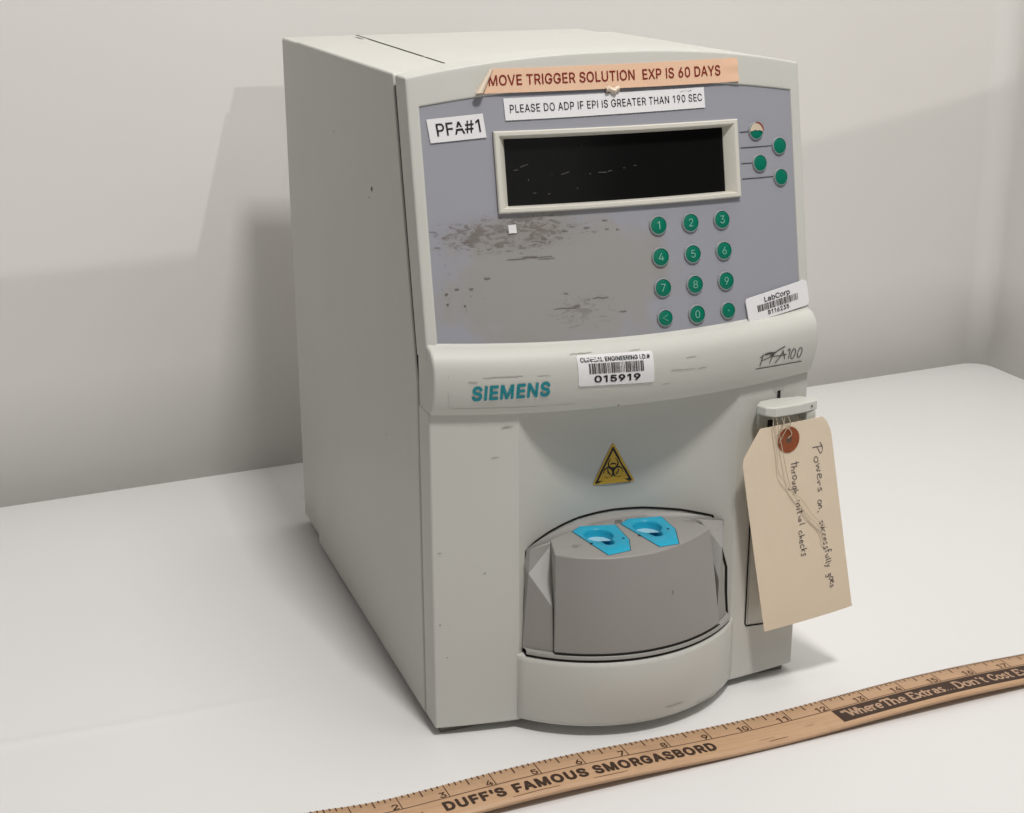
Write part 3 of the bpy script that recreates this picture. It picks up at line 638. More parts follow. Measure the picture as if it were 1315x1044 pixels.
# --- front bezel with panel opening
def z_top(x): return 0.3556 + 0.0103 * (1 - abs((x - XC) / XC) ** 2.2)


def z_pt(x): return 0.3412 + 0.0084 * (1 - ((x - XC) / (XC - .006)) ** 2)


def z_pb(x): return 0.2196 + 0.0030 * ((x - XC) / XC) ** 2


XL, XR = 0.0062, W - 0.0062


def bez_x(u, z):   # u 0..1 across
    return u


us = [0.0, 0.002, 0.004, XL] + [XL + (XR - XL) * i / 36 for i in range(1, 36)] + [XR, W - 0.004, W - 0.002, W]
rows = []
NT, NM, NB = 4, 14, 3
for i in range(NT + 1):
    t = i / NT; rows.append([(x, z_top(x) + (z_pt(min(max(x, XL), XR)) - z_top(x)) * t) for x in us])
for i in range(1, NM + 1):
    t = i / NM; rows.append([(x, z_pt(min(max(x, XL), XR)) + (z_pb(x) + 0.0006 - z_pt(min(max(x, XL), XR))) * t) for x in us])
for i in range(1, NB + 1):
    t = i / NB; rows.append([(x, z_pb(x) + 0.0006 + (0.2140 - z_pb(x)) * t) for x in us])
bm = bmesh.new()
V = [[bm.verts.new(P_up(x, z)) for x, z in r] for r in rows]
for i in range(len(rows) - 1):
    for j in range(len(us) - 1):
        if NT <= i < NT + NM and XL - 1e-6 <= us[j] and us[j + 1] <= XR + 1e-6: continue
        bm.faces.new((V[i][j], V[i + 1][j], V[i + 1][j + 1], V[i][j + 1]))
ret = bmesh.ops.extrude_face_region(bm, geom=bm.faces[:])
nv = [g for g in ret['geom'] if isinstance(g, bmesh.types.BMVert)]
for v in nv:
    # flat back, parallel with the seam
    v.co.y = (v.co.z - 0.21) * 0.2 * (1 if v.co.z > 0.21 else 0) + 0.0185
bmesh.ops.recalc_face_normals(bm, faces=bm.faces[:])
me = bpy.data.meshes.new('front_bezel'); bm.to_mesh(me); bm.free()
me.materials.append(MT['housing'])
me.polygons.foreach_set('use_smooth', [True] * len(me.polygons)); me.set_sharp_from_angle(angle=math.radians(35))
o = bpy.data.objects.new('front_bezel', me); COL.objects.link(o); o.parent = mach; o.location = -mach.location
b = o.modifiers.new('bevel', 'BEVEL'); b.width = 0.0011; b.segments = 3; b.limit_method = 'ANGLE'; b.angle_limit = math.radians(40)
o.modifiers.new('wn', 'WEIGHTED_NORMAL')
bezel = o

# --- nose roll below the panel
mb = MB()
NP = []
for i in range(len(NOSE) - 1):
    NP.append(NOSE[i])
NPs = catmull(NOSE, 4)
xs = [0.0003 + (W - 0.0006) * i / 60 for i in range(61)]
back = [(0.0185, NOSE[-1][1] + .0002), (0.0185, 0.2225)]
sect = NPs + back + [(0.0035, 0.2226)]


def nosept(x, dy, z, k):
    yy = dy + (bow(x) if k else 0)
    return Vector((x, yy, z + nose_lift(x)))


ring = []
for x in xs:
    ring.append([nosept(x, dy, z, not (abs(dy - 0.0185) < 1e-6)) for dy, z in sect])
n = len(sect)
mb.add([p for r in ring for p in r],
       [[i * n + j, i * n + (j + 1) % n, (i + 1) * n + (j + 1) % n, (i + 1) * n + j] for i in range(60) for j in range(n)]
       + [list(range(n)), [60 * n + j for j in range(n)][::-1]])
nose = mb.out('front_nose', MT['housing'], mach, bevel=0.0012, seg=3)

# --- lower front: two pillars and the scooped wall between them
mb = MB()
plan = [(0.0, 0.0183), (0.0, 0.0)] + [(0.0467 * i / 6, bow(0.0467 * i / 6)) for i in range(1, 7)]
plan += [(0.0469 + (0.1765 - 0.0469) * i / 30, REC(0.0469 + (0.1765 - 0.0469) * i / 30)) for i in range(1, 30)]
plan += [(0.1767 + (W - 0.1767) * i / 6, bow(0.1767 + (W - 0.1767) * i / 6)) for i in range(0, 7)] + [(W, 0.0183)]
mb.prism(plan, lambda x, y: (x, y, 0.0052), lambda x, y: (x, y, 0.1884))
lowf = mb.out('lower_front', MT['housing'], mach, bevel=0.0010, seg=3, sharp=18)

# --- drum skirt (convex) below the carousel
DC = (0.1117, 0.053)


def arc(r, x): return DC[1] - math.sqrt(max(0, r * r - (x - DC[0]) ** 2))


mb = MB()
R1 = 0.0905
dx = [0.0455 + (0.1779 - 0.0455) * i / 40 for i in range(41)]
cols = []
for x in dx:
    yb = 0.012
    y = arc(R1, x)
    cols.append([(x, yb, 0.0068), (x, y + 0.0022, 0.0068), (x, y + 0.0007, 0.0080), (x, y, 0.0105), (x, y, 0.0430), (x, y + 0.0006, 0.0452), (x, y + 0.0022, 0.0463), (x, yb, 0.0463)])
n = 8
mb.add([p for c in cols for p in c],
       [[i * n + j, i * n + (j + 1) % n, (i + 1) * n + (j + 1) % n, (i + 1) * n + j] for i in range(40) for j in range(n)]
       + [list(range(n)), [40 * n + j for j in range(n)][::-1]])
skirt = mb.out('drum_skirt', MT['housing'], mach, sharp=50)

# --- opening gap around the carousel (black line)
O = [(0.0500, 0.0475), (0.0502, 0.070), (0.0518, 0.1058), (0.0585, 0.1083), (0.0680, 0.1106), (0.0800, 0.1126), (0.0890, 0.1138), (0.1010, 0.1143), (0.1117, 0.1145), (0.1290, 0.1138), (0.1500, 0.1117), (0.1661, 0.1087),
     (0.1700, 0.093), (0.1738, 0.0775), (0.1742, 0.062), (0.1748, 0.052), (0.1752, 0.0475)]
mb = MB()
gp = []
for (x0, z0), (x1, z1) in zip(O, O[1:]):
    for k in range(4): gp.append((x0 + (x1 - x0) * k / 4, z0 + (z1 - z0) * k / 4))
gp.append(O[-1])
ribbon(mb, gp, 0.0013, lambda u, v: P_rec(u, v, 0.0003))
mb.out('opening_gap', MT['dark'], mach, smooth=False)

# --- carousel body: rim, rear deck, finger grips
car = MB()
# rim ring
for (r, za, zb, mi) in ((0.0900, 0.0478, 0.0500, 0), (0.0893, 0.0462, 0.0478, 1)):
    cx_ = [0.0492 + (0.1742 - 0.0492) * i / 40 for i in range(41)]
    car.grid([[(x, arc(r, x), za) for x in cx_], [(x, arc(r, x), zb - 0.0005) for x in cx_], [(x, arc(r - 0.0006, x), zb) for x in cx_], [(x, arc(r - 0.006, x), zb) for x in cx_], [(x, 0.01, zb) for x in cx_]], mi)
car.out('carousel_rim', [MT['greylight'], MT['dark']], mach, fixn=True, sharp=60)

DX = 0.1117
mb = MB()


rg = 0.0872
for side in (0, 1):
    f = (lambda p: p) if side == 0 else (lambda p: (2 * DX - p[0], p[1], p[2]))
    lx, cx_ = (0.0486, 0.0622) if side == 0 else (0.0508, 0.0612)
    lxs = [lx + (cx_ - lx) * i / 4 for i in range(5)]
    A = [(x, arc(rg, x), 0.0495) for x in lxs]
    P1 = (lx + 0.0026, arc(rg, lx + 0.0030) + 0.0005, 0.0945) if side == 0 else (cx_ - 0.0024, arc(rg, cx_ - 0.0024), 0.0950)
    P3 = (cx_ - 0.0004, arc(rg, cx_ - 0.0004), 0.0765)
    P2 = (0.0668, -0.0050, 0.1082)
    TL = (0.0536, -0.0062, 0.1072)
    low = [P1] + [(P1[0] + (P3[0] - P1[0]) * i / 4, arc(rg, P1[0] + (P3[0] - P1[0]) * i / 4), P1[2] + (P3[2] - P1[2]) * i / 4) for i in (1, 2, 3)] + [P3]
    g = MB()
    g.grid([[f(p) for p in A], [f(p) for p in low]], 0)
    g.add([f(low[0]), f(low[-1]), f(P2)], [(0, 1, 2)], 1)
    g.add([f(P1), f(P2), f((0.0690, -0.0030, 0.1090)), f(TL)], [(0, 1, 2, 3)], 0)
    g.add([f(P3), f(A[-1]), f((0.0668, 0.0, 0.0495)), f(P2)], [(0, 1, 2, 3)], 0)
    g.add([f(A[0]), f(P1), f(TL), f((lx, 0.006, 0.1050)), f((lx, 0.006, 0.0495))], [(0, 1, 2, 3, 4)], 0)
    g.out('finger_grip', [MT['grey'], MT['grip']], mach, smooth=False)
mb = MB()   # rear deck strip round the cover
cx_ = [0.0520 + (0.1715 - 0.0520) * i / 30 for i in range(31)]


def decktop(x): return 0.1108 - 0.0052 * ((x - DX) / 0.06) ** 2


def dk(x): return max(0.03, 1 - ((x - DX) / 0.060) ** 2)


mb.grid([[(x, REC(x) - 0.0002, decktop(x) + 0.0012) for x in cx_], [(x, REC(x) - 0.0004 - 0.0030 * dk(x), decktop(x) - 0.0004) for x in cx_], [(x, REC(x) - 0.0006 - 0.0042 * dk(x), decktop(x) - 0.0030) for x in cx_]])
mb.out('carousel_deck', MT['grey'], mach)

def well_pts(wc, wr, sc, sr, g=1.0, N=48):
    """outline of a large round well joined with the small cup in front of it"""
    out = []
    cx_, cy_ = sc[0] - wc[0], sc[1] - wc[1]
    for i in range(N):
        q = 2 * math.pi * i / N; ux, uy = math.cos(q), math.sin(q)
        r = 1 / math.sqrt((ux / (wr[0] * g)) ** 2 + (uy / (wr[1] * g)) ** 2)
        b_ = ux * cx_ + uy * cy_; d_ = b_ * b_ - (cx_ ** 2 + cy_ ** 2 - (sr * g) ** 2)
        if d_ > 0: r = max(r, b_ + math.sqrt(d_))
        out.append((wc[0] + ux * r, wc[1] + uy * r))
    return out


# --- carousel cover
top = [(0.0612, -0.0225), (0.0680, -0.0285), (0.0750, -0.0328), (0.0830, -0.0361), (0.0905, -0.0380), (0.0990, -0.0388), (0.1070, -0.0388), (0.1140, -0.0380), (0.1214, -0.0362), (0.1310, -0.0325), (0.1400, -0.0280),
       (0.1480, -0.0231), (0.1557, -0.0180)]
botx = [0.0618 + (0.1628 - 0.0618) * i / 12 for i in range(13)]
bot = [(x, arc(0.0893, x)) for x in botx]
ZT, ZB = 0.1095, 0.0508
tp = catmull(top, 3); bp_ = catmull(bot, 3)
rows = []
for k, t in enumerate((0, 0.25, 0.5, 0.75, 1.0)):
    rows.append([(tx + (bx - tx) * t, ty + (by - ty) * t - 0.0006 * math.sin(math.pi * t), ZT + (ZB - ZT) * t) for (tx, ty), (bx, by) in zip(tp, bp_)])
backp = [(0.1499, 0.0005), (0.1310, 0.0072), (0.1101, 0.0098), (0.0900, 0.0070), (0.0738, 0.0012), (0.0663, -0.0030)]
mb = MB()
nc = len(tp)
verts = [p for r in rows for p in r]
faces = [[i * nc + j, i * nc + j + 1, (i + 1) * nc + j + 1, (i + 1) * nc + j] for i in range(4) for j in range(nc - 1)]
kb = len(verts)
verts += [(x, y, ZT) for x, y in backp] + [(x, y, ZB) for x, y in backp]
nb = len(backp)
topring = list(range(nc)) + [kb + i for i in range(nb)]
botring = [4 * nc + i for i in range(nc)] + [kb + nb + i for i in range(nb)]
faces += [botring[::-1]]
faces += [[kb + i, kb + i + 1, kb + nb + i + 1, kb + nb + i] for i in range(nb - 1)]
faces += [[nc - 1, kb, kb + nb, 4 * nc + nc - 1, 3 * nc + nc - 1, 2 * nc + nc - 1, nc + nc - 1],
          [kb + nb - 1, 0, nc, 2 * nc, 3 * nc, 4 * nc, kb + 2 * nb - 1]]
# flat top with round openings under the two inserts
bmt = bmesh.new()
loops_ = [[verts[i] for i in topring]]
for wa_ in (((0.0934, -0.0068), (0.0080, 0.0088), (0.0945, -0.0176), 0.0036), ((0.1233, -0.0052), (0.0080, 0.0088), (0.1240, -0.0160), 0.0036)):
    loops_.append([(x, y, ZT) for x, y in well_pts(*wa_, g=1.03)])
ed_ = []
for lp_ in loops_:
    vv = [bmt.verts.new(p) for p in lp_]
    ed_ += [bmt.edges.new((vv[i], vv[(i + 1) % len(vv)])) for i in range(len(vv))]
bmesh.ops.triangle_fill(bmt, use_beauty=True, use_dissolve=False, edges=ed_, normal=(0, 0, 1))
bmt.verts.index_update()
mb.add([v.co.copy() for v in bmt.verts], [[v.index for v in f.verts] for f in bmt.faces])
bmt.free()
mb.add(verts, faces)
cover = mb.out('carousel_cover', MT['grey'], mach, bevel=0.0008, seg=3)
mb = MB()   # dark parting line at the cover's foot
ribbon(mb, [(x, 0) for x in [0.0618 + (0.1628 - 0.0618) * i / 40 for i in range(41)]], 0.0009, lambda u, v: Vector((u, arc(0.0896, u), 0.0505 + v)))
mb.out('parting_line', MT['dark'], cover, smooth=False)
mb = MB()   # scratches and a screw spot on the cover
for pts in ([(0.0678, 0.0672), (0.0705, 0.0671), (0.0735, 0.0674)],):
    ribbon(mb, pts, 0.0004, lambda u, v: Vector((u, arc(0.0898, u) - 0.0003, v)))
ribbon(mb, [(0.1245, 0.0845), (0.1246, 0.0822)], 0.0006, lambda u, v: Vector((u, arc(0.0905, u) - 0.0002, v)), taper=True)
for pts in ([(0.0750, -0.0145), (0.0765, -0.0162), (0.0790, -0.0168)], [(0.0735, -0.016), (0.076, -0.0185)], [(0.1455, -0.004), (0.149, -0.0065), (0.1505, -0.0095)]):
    ribbon(mb, catmull(pts, 4), 0.0004, lambda u, v: Vector((u, v, ZT + 0.0006)))
overlay(cover, mb, MT['scuff'])


# --- cyan cartridge inserts with round wells
def insert(poly, wc, wr, sc, sr, pins):
    z1 = ZT + 0.0004
    pts = well_pts(wc, wr, sc, sr); N = len(pts)
    outer = []
    for (px, py) in pts:
        d = Vector((px - wc[0], py - wc[1])); best = None
        for k in range(len(poly)):
            a = Vector(poly[k]); e = Vector(poly[(k + 1) % len(poly)]) - a
            den = d.x * e.y - d.y * e.x
            if abs(den) < 1e-12: continue
            aw = a - Vector(wc)
            t = (aw.x * e.y - aw.y * e.x) / den; s_ = (aw.x * d.y - aw.y * d.x) / den
            if t > 0 and -1e-6 <= s_ <= 1 + 1e-6 and (best is None or t < best): best = t
        outer.append((wc[0] + d.x * best, wc[1] + d.y * best))
    for c in poly:
        k = min(range(N), key=lambda i: (outer[i][0] - c[0]) ** 2 + (outer[i][1] - c[1]) ** 2)
        outer[k] = c
    m = MB()

    def shr(f, z): return [(wc[0] + (x - wc[0]) * f, wc[1] + (y - wc[1]) * f, z) for x, y in pts]
    rws = [[(x, y, z1 - 0.0003) for x, y in outer], [(wc[0] + (x - wc[0]) * .985, wc[1] + (y - wc[1]) * .985, z1) for x, y in outer],
           shr(1.05, z1), shr(1.0, z1 - 0.0003), shr(.96, z1 - 0.0012), shr(.93, z1 - 0.0085)]
    rws = [r + [r[0]] for r in rws]
    m.grid(rws)
    m.add(shr(.94, z1 - 0.0080), [list(range(N))])
    o = m.out('cartridge_insert', MT['cyan'], mach, sharp=45)
    f = MB()
    fl = [(wc[0] + wr[0] * .95 * math.cos(q), wc[1] + wr[1] * .95 * math.sin(q)) for q in [2 * math.pi * i / 32 for i in range(32)]]
    fl = [(x, max(y, wc[1] + 0.0018 - 0.25 * (x - wc[0]))) for x, y in fl]
    f.add([(x, y, z1 - 0.0046) for x, y in fl], [list(range(32))])
    f.out('well_floor', MT['wellfloor'], o, smooth=False)
    g = MB()
    for k in range(len(poly)):
        a_, b_ = poly[k], poly[(k + 1) % len(poly)]
        ribbon(g, [(a_[0] + (b_[0] - a_[0]) * t, a_[1] + (b_[1] - a_[1]) * t) for t in (0, .5, 1)], 0.0006, lambda u, v: Vector((u, v, ZT + 0.00012)))
    g.out('edge_gap', MT['dark'], o, smooth=False)
    for (x, y) in pins:
        h = MB(); h.add([(x + 0.0008 * math.cos(q), y + 0.0009 * math.sin(q), z1 + 0.0001) for q in [2 * math.pi * i / 12 for i in range(12)]], [list(range(12))])
        h.out('pin_hole', MT['dark'], o, smooth=False)
    return o


insert([(0.0818, 0.0031), (0.0885, 0.0084), (0.1079, 0.0038), (0.1065, -0.0179), (0.1011, -0.0318), (0.0875, -0.0336)],
       (0.0934, -0.0068), (0.0080, 0.0088), (0.0945, -0.0176), 0.0036, [(0.0850, -0.0165), (0.1040, -0.0160)])
insert([(0.1113, 0.0039), (0.1180, 0.0090), (0.1371, 0.0058), (0.1364, -0.0136), (0.1293, -0.0328), (0.1178, -0.0330)],
       (0.1233, -0.0052), (0.0080, 0.0088), (0.1240, -0.0160), 0.0036, [(0.1140, -0.0150), (0.1325, -0.0125)])
mb = MB()
for i in range(2):
    mb.tube([(0.1098 + .002 * i, 0.0058, ZT), (0.1098 + .002 * i, 0.0058, ZT + 0.0016)], 0.0011, 10)
mb.out('index_pin', MT['greylight'], cover)

# --- membrane panel and its printed leads
mb = MB()
HX0, HX1, HZ0, HZ1 = 0.0455, 0.1768, 0.2905, 0.3262
xa, xb = XL - 0.002, XR + 0.002
xs = [xa + (HX0 - xa) * i / 10 for i in range(10)] + [HX0 + (HX1 - HX0) * i / 24 for i in range(24)] + [HX1 + (xb - HX1) * i / 10 for i in range(11)]
pr = []
for t in (0, .33, .66): pr.append([(x, (z_pt(x) + .0025) * (1 - t) + HZ1 * t) for x in xs])
for t in range(8): pr.append([(x, HZ1 + (HZ0 - HZ1) * t / 8) for x in xs])
for t in range(13): pr.append([(x, HZ0 + (z_pb(x) + 0.001 - HZ0) * t / 12) for x in xs])
nx_ = len(xs)
pf = []
for i in range(len(pr) - 1):
    for j in range(nx_ - 1):
        if 3 <= i < 11 and 10 <= j < 34: continue
        pf.append([i * nx_ + j, i * nx_ + j + 1, (i + 1) * nx_ + j + 1, (i + 1) * nx_ + j])
mb.add([P_up(x, z, -0.0009) for r in pr for x, z in r], pf)
panel = mb.out('keypad_panel', MT['panel'], mach, fixn=False)
OFF = -0.0009 + 0.00025


def PP(u, v, d=0.0): return P_up(u, v, OFF + d)


mb = MB()
for (x0, z0, x1, z1) in ((0.1826, 0.3213, 0.1885, 0.3214), (0.1826, 0.3132, 0.2035, 0.3130), (0.1826, 0.3050, 0.1900, 0.3049), (0.1826, 0.2969, 0.2035, 0.2967)):
    ribbon(mb, [(x0 + (x1 - x0) * i / 5, z0 + (z1 - z0) * i / 5) for i in range(6)], 0.00045, PP)
overlay(panel, mb, MT['logoink'])
mb = MB()
mb.add([PP(*p, 0.0003) for p in ((0.0467, 0.2820), (0.0508, 0.2822), (0.0510, 0.2779), (0.0469, 0.2778))], [(0, 1, 2, 3)])
mb.out('white_chip', MT['paper'], panel, smooth=False)


# dark dashes and rub marks
def dash(mb, cx, cz, l, wd, place, seed):
    r = random.Random(seed)
    n = 6
    pts = [(cx - l / 2 + l * i / n, cz + r.uniform(-1, 1) * wd * .5) for i in range(n + 1)]
    ribbon(mb, pts, wd, place, taper=True)


mb = MB()
for k in range(9):
    r = random.Random(k + 20)
    cx = 0.0085 + abs(r.gauss(0.038, 0.024)); cz = 0.2835 - abs(r.gauss(0, 0.007))
    if cx > 0.09: continue
    dash(mb, cx, cz, r.uniform(0.0008, 0.0038), r.uniform(0.0002, 0.0005), PP, k)
for (cx, cz, l, wd) in ((0.050, 0.2648, 0.010, 0.0004), (0.062, 0.2652, 0.014, 0.0003), (0.057, 0.2657, 0.008, 0.0005), (0.066, 0.2642, 0.009, 0.0003), (0.034, 0.256, .003, .0009), (0.018, 0.2515, 0.0022, 0.0008), (0.0255, 0.2512, 0.002, 0.0009), (0.0215, 0.243, 0.001, 0.0009),
                        (0.075, 0.2385, 0.014, 0.0004), (0.0805, 0.2392, 0.004, 0.0007), (0.094, 0.2425, 0.009, 0.0005), (0.075, 0.246, 0.0025, 0.0004), (0.106, 0.2345, 0.004, 0.0005), (0.089, 0.2785, 0.004, 0.0003),
                        (0.1, 0.277, 0.002, 0.0004), (0.106, 0.2766, 0.0018, 0.0004), (0.099, 0.2815, 0.003, 0.0005), (0.0125, 0.249, 0.001, 0.0011), (0.0128, 0.244, 0.001, 0.0009)):
    dash(mb, cx, cz, l, wd, PP, int(cx * 1e5))
overlay(panel, mb, mat('rub_mark_brown', (0.185, 0.162, 0.148), 0.7, 0.2))

# --- display frame and screen
mb = MB()
fx0, fx1, fz0, fz1 = 0.0421, 0.1802, 0.2878, 0.3284


def loop(ix, iz, off, n=16, izt=None):
    if izt is None: izt = iz
    x0, x1, z0, z1 = fx0 + ix, fx1 - ix, fz0 + iz, fz1 - izt
    pts = [(x0 + (x1 - x0) * i / n, z0) for i in range(n)] + [(x1, z0 + (z1 - z0) * i / 4) for i in range(4)] + \
          [(x1 - (x1 - x0) * i / n, z1) for i in range(n)] + [(x0, z1 - (z1 - z0) * i / 4) for i in range(4)]
    r = [P_up(x, z, off) for x, z in pts]
    return r + [r[0]]


mb.grid([loop(0, 0, -0.0015), loop(0, 0, 0.0012), loop(0.0006, 0.0006, 0.0018), loop(0.0024, 0.0022, 0.0018), loop(0.0030, 0.0026, 0.0013), loop(0.0062, 0.0036, -0.0042, izt=0.0036), loop(0.0062, 0.0036, -0.0075)])
frame = mb.out('display_frame', MT['frame'], mach, sharp=25)
mb = MB()
mb.grid([[P_up(fx0 + 0.005 + (fx1 - fx0 - 0.010) * i / 16, fz0 + 0.003 + (fz1 - fz0 - 0.006) * j / 4, -0.0046) for i in range(17)] for j in range(5)])
scr = mb.out('screen', MT['screen'], frame, fixn=False)
mb = MB()
for pts in ([(0.056, 0.3105), (0.058, 0.3112), (0.0605, 0.3118)], [(0.0525, 0.309), (0.055, 0.3094)], [(0.078, 0.306), (0.080, 0.3064), (0.0825, 0.3072)], [(0.0935, 0.3055), (0.0945, 0.3057)], [(0.0985, 0.3060), (0.1035, 0.3058)], [(0.104, 0.3062), (0.1065, 0.3066)],
            [(0.113, 0.3074), (0.1138, 0.3076)], [(0.119, 0.3082), (0.1205, 0.3084)], [(0.070, 0.2965), (0.0715, 0.2967)], [(0.062, 0.2975), (0.064, 0.2972)], [(0.086, 0.2985), (0.0868, 0.2987)], [(0.060, 0.3035), (0.0603, 0.3045)]):
    ribbon(mb, catmull(pts, 4), 0.00035, lambda u, v: P_up(u, v, -0.0044), taper=True)
overlay(scr, mb, mat('screen_scratch', (0.10, 0.096, 0.09), 0.5, 0.3))


# --- keys
def key_proto(r):
    m = MB()
    N = 32
    prof = [(r, -0.001, 0), (r, 0.0004, 0), (r * 0.95, 0.0009, 0), (r * 0.88, 0.0010, 0), (r * 0.84, 0.0006, 1), (r * 0.80, 0.0007, 1), (r * 0.4, 0.0009, 1)]
    for (ra, ha, _), (rb, hb, mi) in zip(prof, prof[1:]):
        A = [Vector((ra * math.cos(2 * math.pi * i / N), -ha, ra * math.sin(2 * math.pi * i / N))) for i in range(N + 1)]
        B = [Vector((rb * math.cos(2 * math.pi * i / N), -hb, rb * math.sin(2 * math.pi * i / N))) for i in range(N + 1)]
        m.grid([A, B], mi)
    m.add([(r * .4 * math.cos(2 * math.pi * i / N), -0.0009, r * .4 * math.sin(2 * math.pi * i / N)) for i in range(N)], [list(range(N))], 1)
    me_o = emit('key', m.v, m.f, [MT['ring'], MT['green']], None, fmat=None)
    # material indices survive because remove_doubles keeps faces in order
    me_o.data.polygons.foreach_set('material_index', m.m)
    return me_o


def place_on_panel(o, x, z):
    n = Vector((-K * (W - 2 * x), -1, 0.2)).normalized()
    zx = Vector((0, 0.2, 1)); zx = (zx - n * zx.dot(n)).normalized()
    xx = n.cross(zx) * -1
    m = Matrix.Identity(4)
    for i in range(3): m[i][0], m[i][1], m[i][2] = xx[i], -n[i], zx[i]
    m.translation = P_up(x, z, OFF) - mach.location
    o.matrix_local = m


big = key_proto(0.0052); small = key_proto(0.0047); ind = key_proto(0.0048)
first = {id(big): True, id(small): True, id(ind): True}


def key(src, x, z, name, lab):
    if first[id(src)]:
        o = src; first[id(src)] = False
    else:
        o = src.copy(); COL.objects.link(o)
    o.name = name; o.parent = mach; place_on_panel(o, x, z); o['label'] = lab
    return o


kx = (0.1292, 0.1485, 0.1679); kz = (0.2769, 0.2606, 0.2446, 0.2289)
chars = [['1', '2', '3'], ['4', '5', '6'], ['7', '8', '9'], ['<', '0', '.']]
for r in range(4):
    for c in range(3):
        ch = chars[r][c]
        src = small if ch in '<.' else big
        nm = {'<': 'with a less-than arrow', '.': 'with a dot'}.get(ch, 'marked ' + ch)
        k = key(src, kx[c] + 0.0003 * r, kz[r], 'keypad_key', 'round green key ' + nm)
        m = MB()
        pl = lambda u, v: Vector((u, -0.00118, v))
        if ch == '<':
            ribbon(m, [(0.0013, 0.0016), (-0.0016, 0.0), (0.0013, -0.0016)], 0.0004, pl)
        elif ch == '.':
            m.add([pl(0.0004 * math.cos(2 * math.pi * i / 10), 0.0004 * math.sin(2 * math.pi * i / 10)) for i in range(10)], [list(range(10))])
        else:
            text_on(m, ch, pl, -0.0018, 0.0018, -0.0021, 0.0021, bold=0.0, keep=True)
        d = emit('key_symbol', m.v, m.f, MT['digit'], None, smooth=False)
        d.parent = k
for i, (x, z) in enumerate(((0.1928, 0.3214), (0.2079, 0.3126), (0.1943, 0.3045), (0.2079, 0.2961))):
    k = key(ind, x, z, 'function_key', ('round green function key with a worn beige upper half' if i == 0 else 'plain round green function key beside the display'))
    if i == 0:
        m = MB()
        pts = [(0.0042 * math.cos(q), 0.0042 * math.sin(q)) for q in [math.radians(a_) for a_ in range(-8, 196, 12)]]
        pts += [(-0.002, 0.0002), (-0.0008, 0.0005), (0.0006, 0.0001), (0.002, 0.0004)]
        m.add([(u, -0.00125, v) for u, v in pts], [list(range(len(pts)))])
        d = emit('worn_patch', m.v, m.f, MT['beige'], None, smooth=False); d.parent = k
        m = MB()
        ribbon(m, [(0.0044 * math.cos(q), 0.0044 * math.sin(q)) for q in [math.radians(a_) for a_ in range(-2, 95, 8)]], 0.0011, lambda u, v: Vector((u, -0.0013, v)), taper=True)
        d = emit('worn_edge', m.v, m.f, mat('worn_edge_brown', (0.24, 0.07, 0.045), 0.7, 0.2), None, smooth=False); d.parent = k


# --- stickers
def sticker(name, c4, place, m, label, off=0.0004, rad=0.0, n=24, rows=10, parent=None, lift=None):
    """c4: TL, TR, BR, BL as (x, z)"""
    TL, TR, BR, BL = c4
    w_ = math.hypot(TR[0] - TL[0], TR[1] - TL[1]); h_ = math.hypot(BL[0] - TL[0], BL[1] - TL[1])
    vs = [j / rows for j in range(rows + 1)]
    if rad > 0:
        k = rad / h_
        vs = sorted(set([k * (1 - math.cos(a_)) for a_ in [math.pi / 2 * i / 5 for i in range(6)]] + [1 - k * (1 - math.cos(a_)) for a_ in [math.pi / 2 * i / 5 for i in range(6)]] + [k + (1 - 2 * k) * i / 6 for i in range(7)]))

    def uv(u, v):
        xa = TL[0] + (TR[0] - TL[0]) * u; za = TL[1] + (TR[1] - TL[1]) * u
        xb = BL[0] + (BR[0] - BL[0]) * u; zb = BL[1] + (BR[1] - BL[1]) * u
        return xa + (xb - xa) * v, za + (zb - za) * v
    rws = []
    for v in vs:
        ins = 0.0
        if rad > 0:
            d = min(v, 1 - v) * h_
            if d < rad: ins = (rad - math.sqrt(max(0, rad * rad - (rad - d) ** 2))) / w_
        rws.append([place(*uv(ins + (1 - 2 * ins) * i / n, v), off + (lift(i / n, v) if lift else 0)) for i in range(n + 1)])
    mb = MB(); mb.grid(rws)
    # thin edge back down to the surface
    edge = [(0, i) for i in range(n + 1)] + [(j, n) for j in range(1, len(vs))] + [(len(vs) - 1, i) for i in range(n - 1, -1, -1)] + [(j, 0) for j in range(len(vs) - 2, -1, -1)]
    top_ = [rws[a_][b_] for a_, b_ in edge]
    nn = (place(*uv(.5, .5), 1.0) - place(*uv(.5, .5), 0.0))
    mb.grid([top_, [p - nn * (off * 0.9) for p in top_]])
    o = mb.out(name, m, parent or mach, label=label, sharp=60)

    def pl(u, v): return place(*uv(u, 1 - v), off + 0.00015 + (lift(u, 1 - v) if lift else 0))
    return o, pl


# peach reminder label along the top, left end curled away
o, pl = sticker('reminder_label', ((0.0432, 0.3588), (0.1821, 0.3598), (0.1825, 0.3476), (0.0362, 0.3470)), lambda x, z, d=0: P_up(x, z, d), MT['peach'],
                'long peach label with dark red capitals across the top, left end curled', off=0.0006,
                lift=lambda u, v: 0.0008 * math.exp(-((u - 1) / .02) ** 2) * (0.4 + math.sin(v * 5) ** 2) + 0.0009 * math.exp(-((u - 0.56) / .02) ** 2) * v ** 4)
def plr(u, v):
    za = 0.3470 + 0.0006 * u; zb = 0.3589 + 0.0009 * u
    return P_up(0.0385 + 0.1436 * u, za + (zb - za) * v, 0.00080)


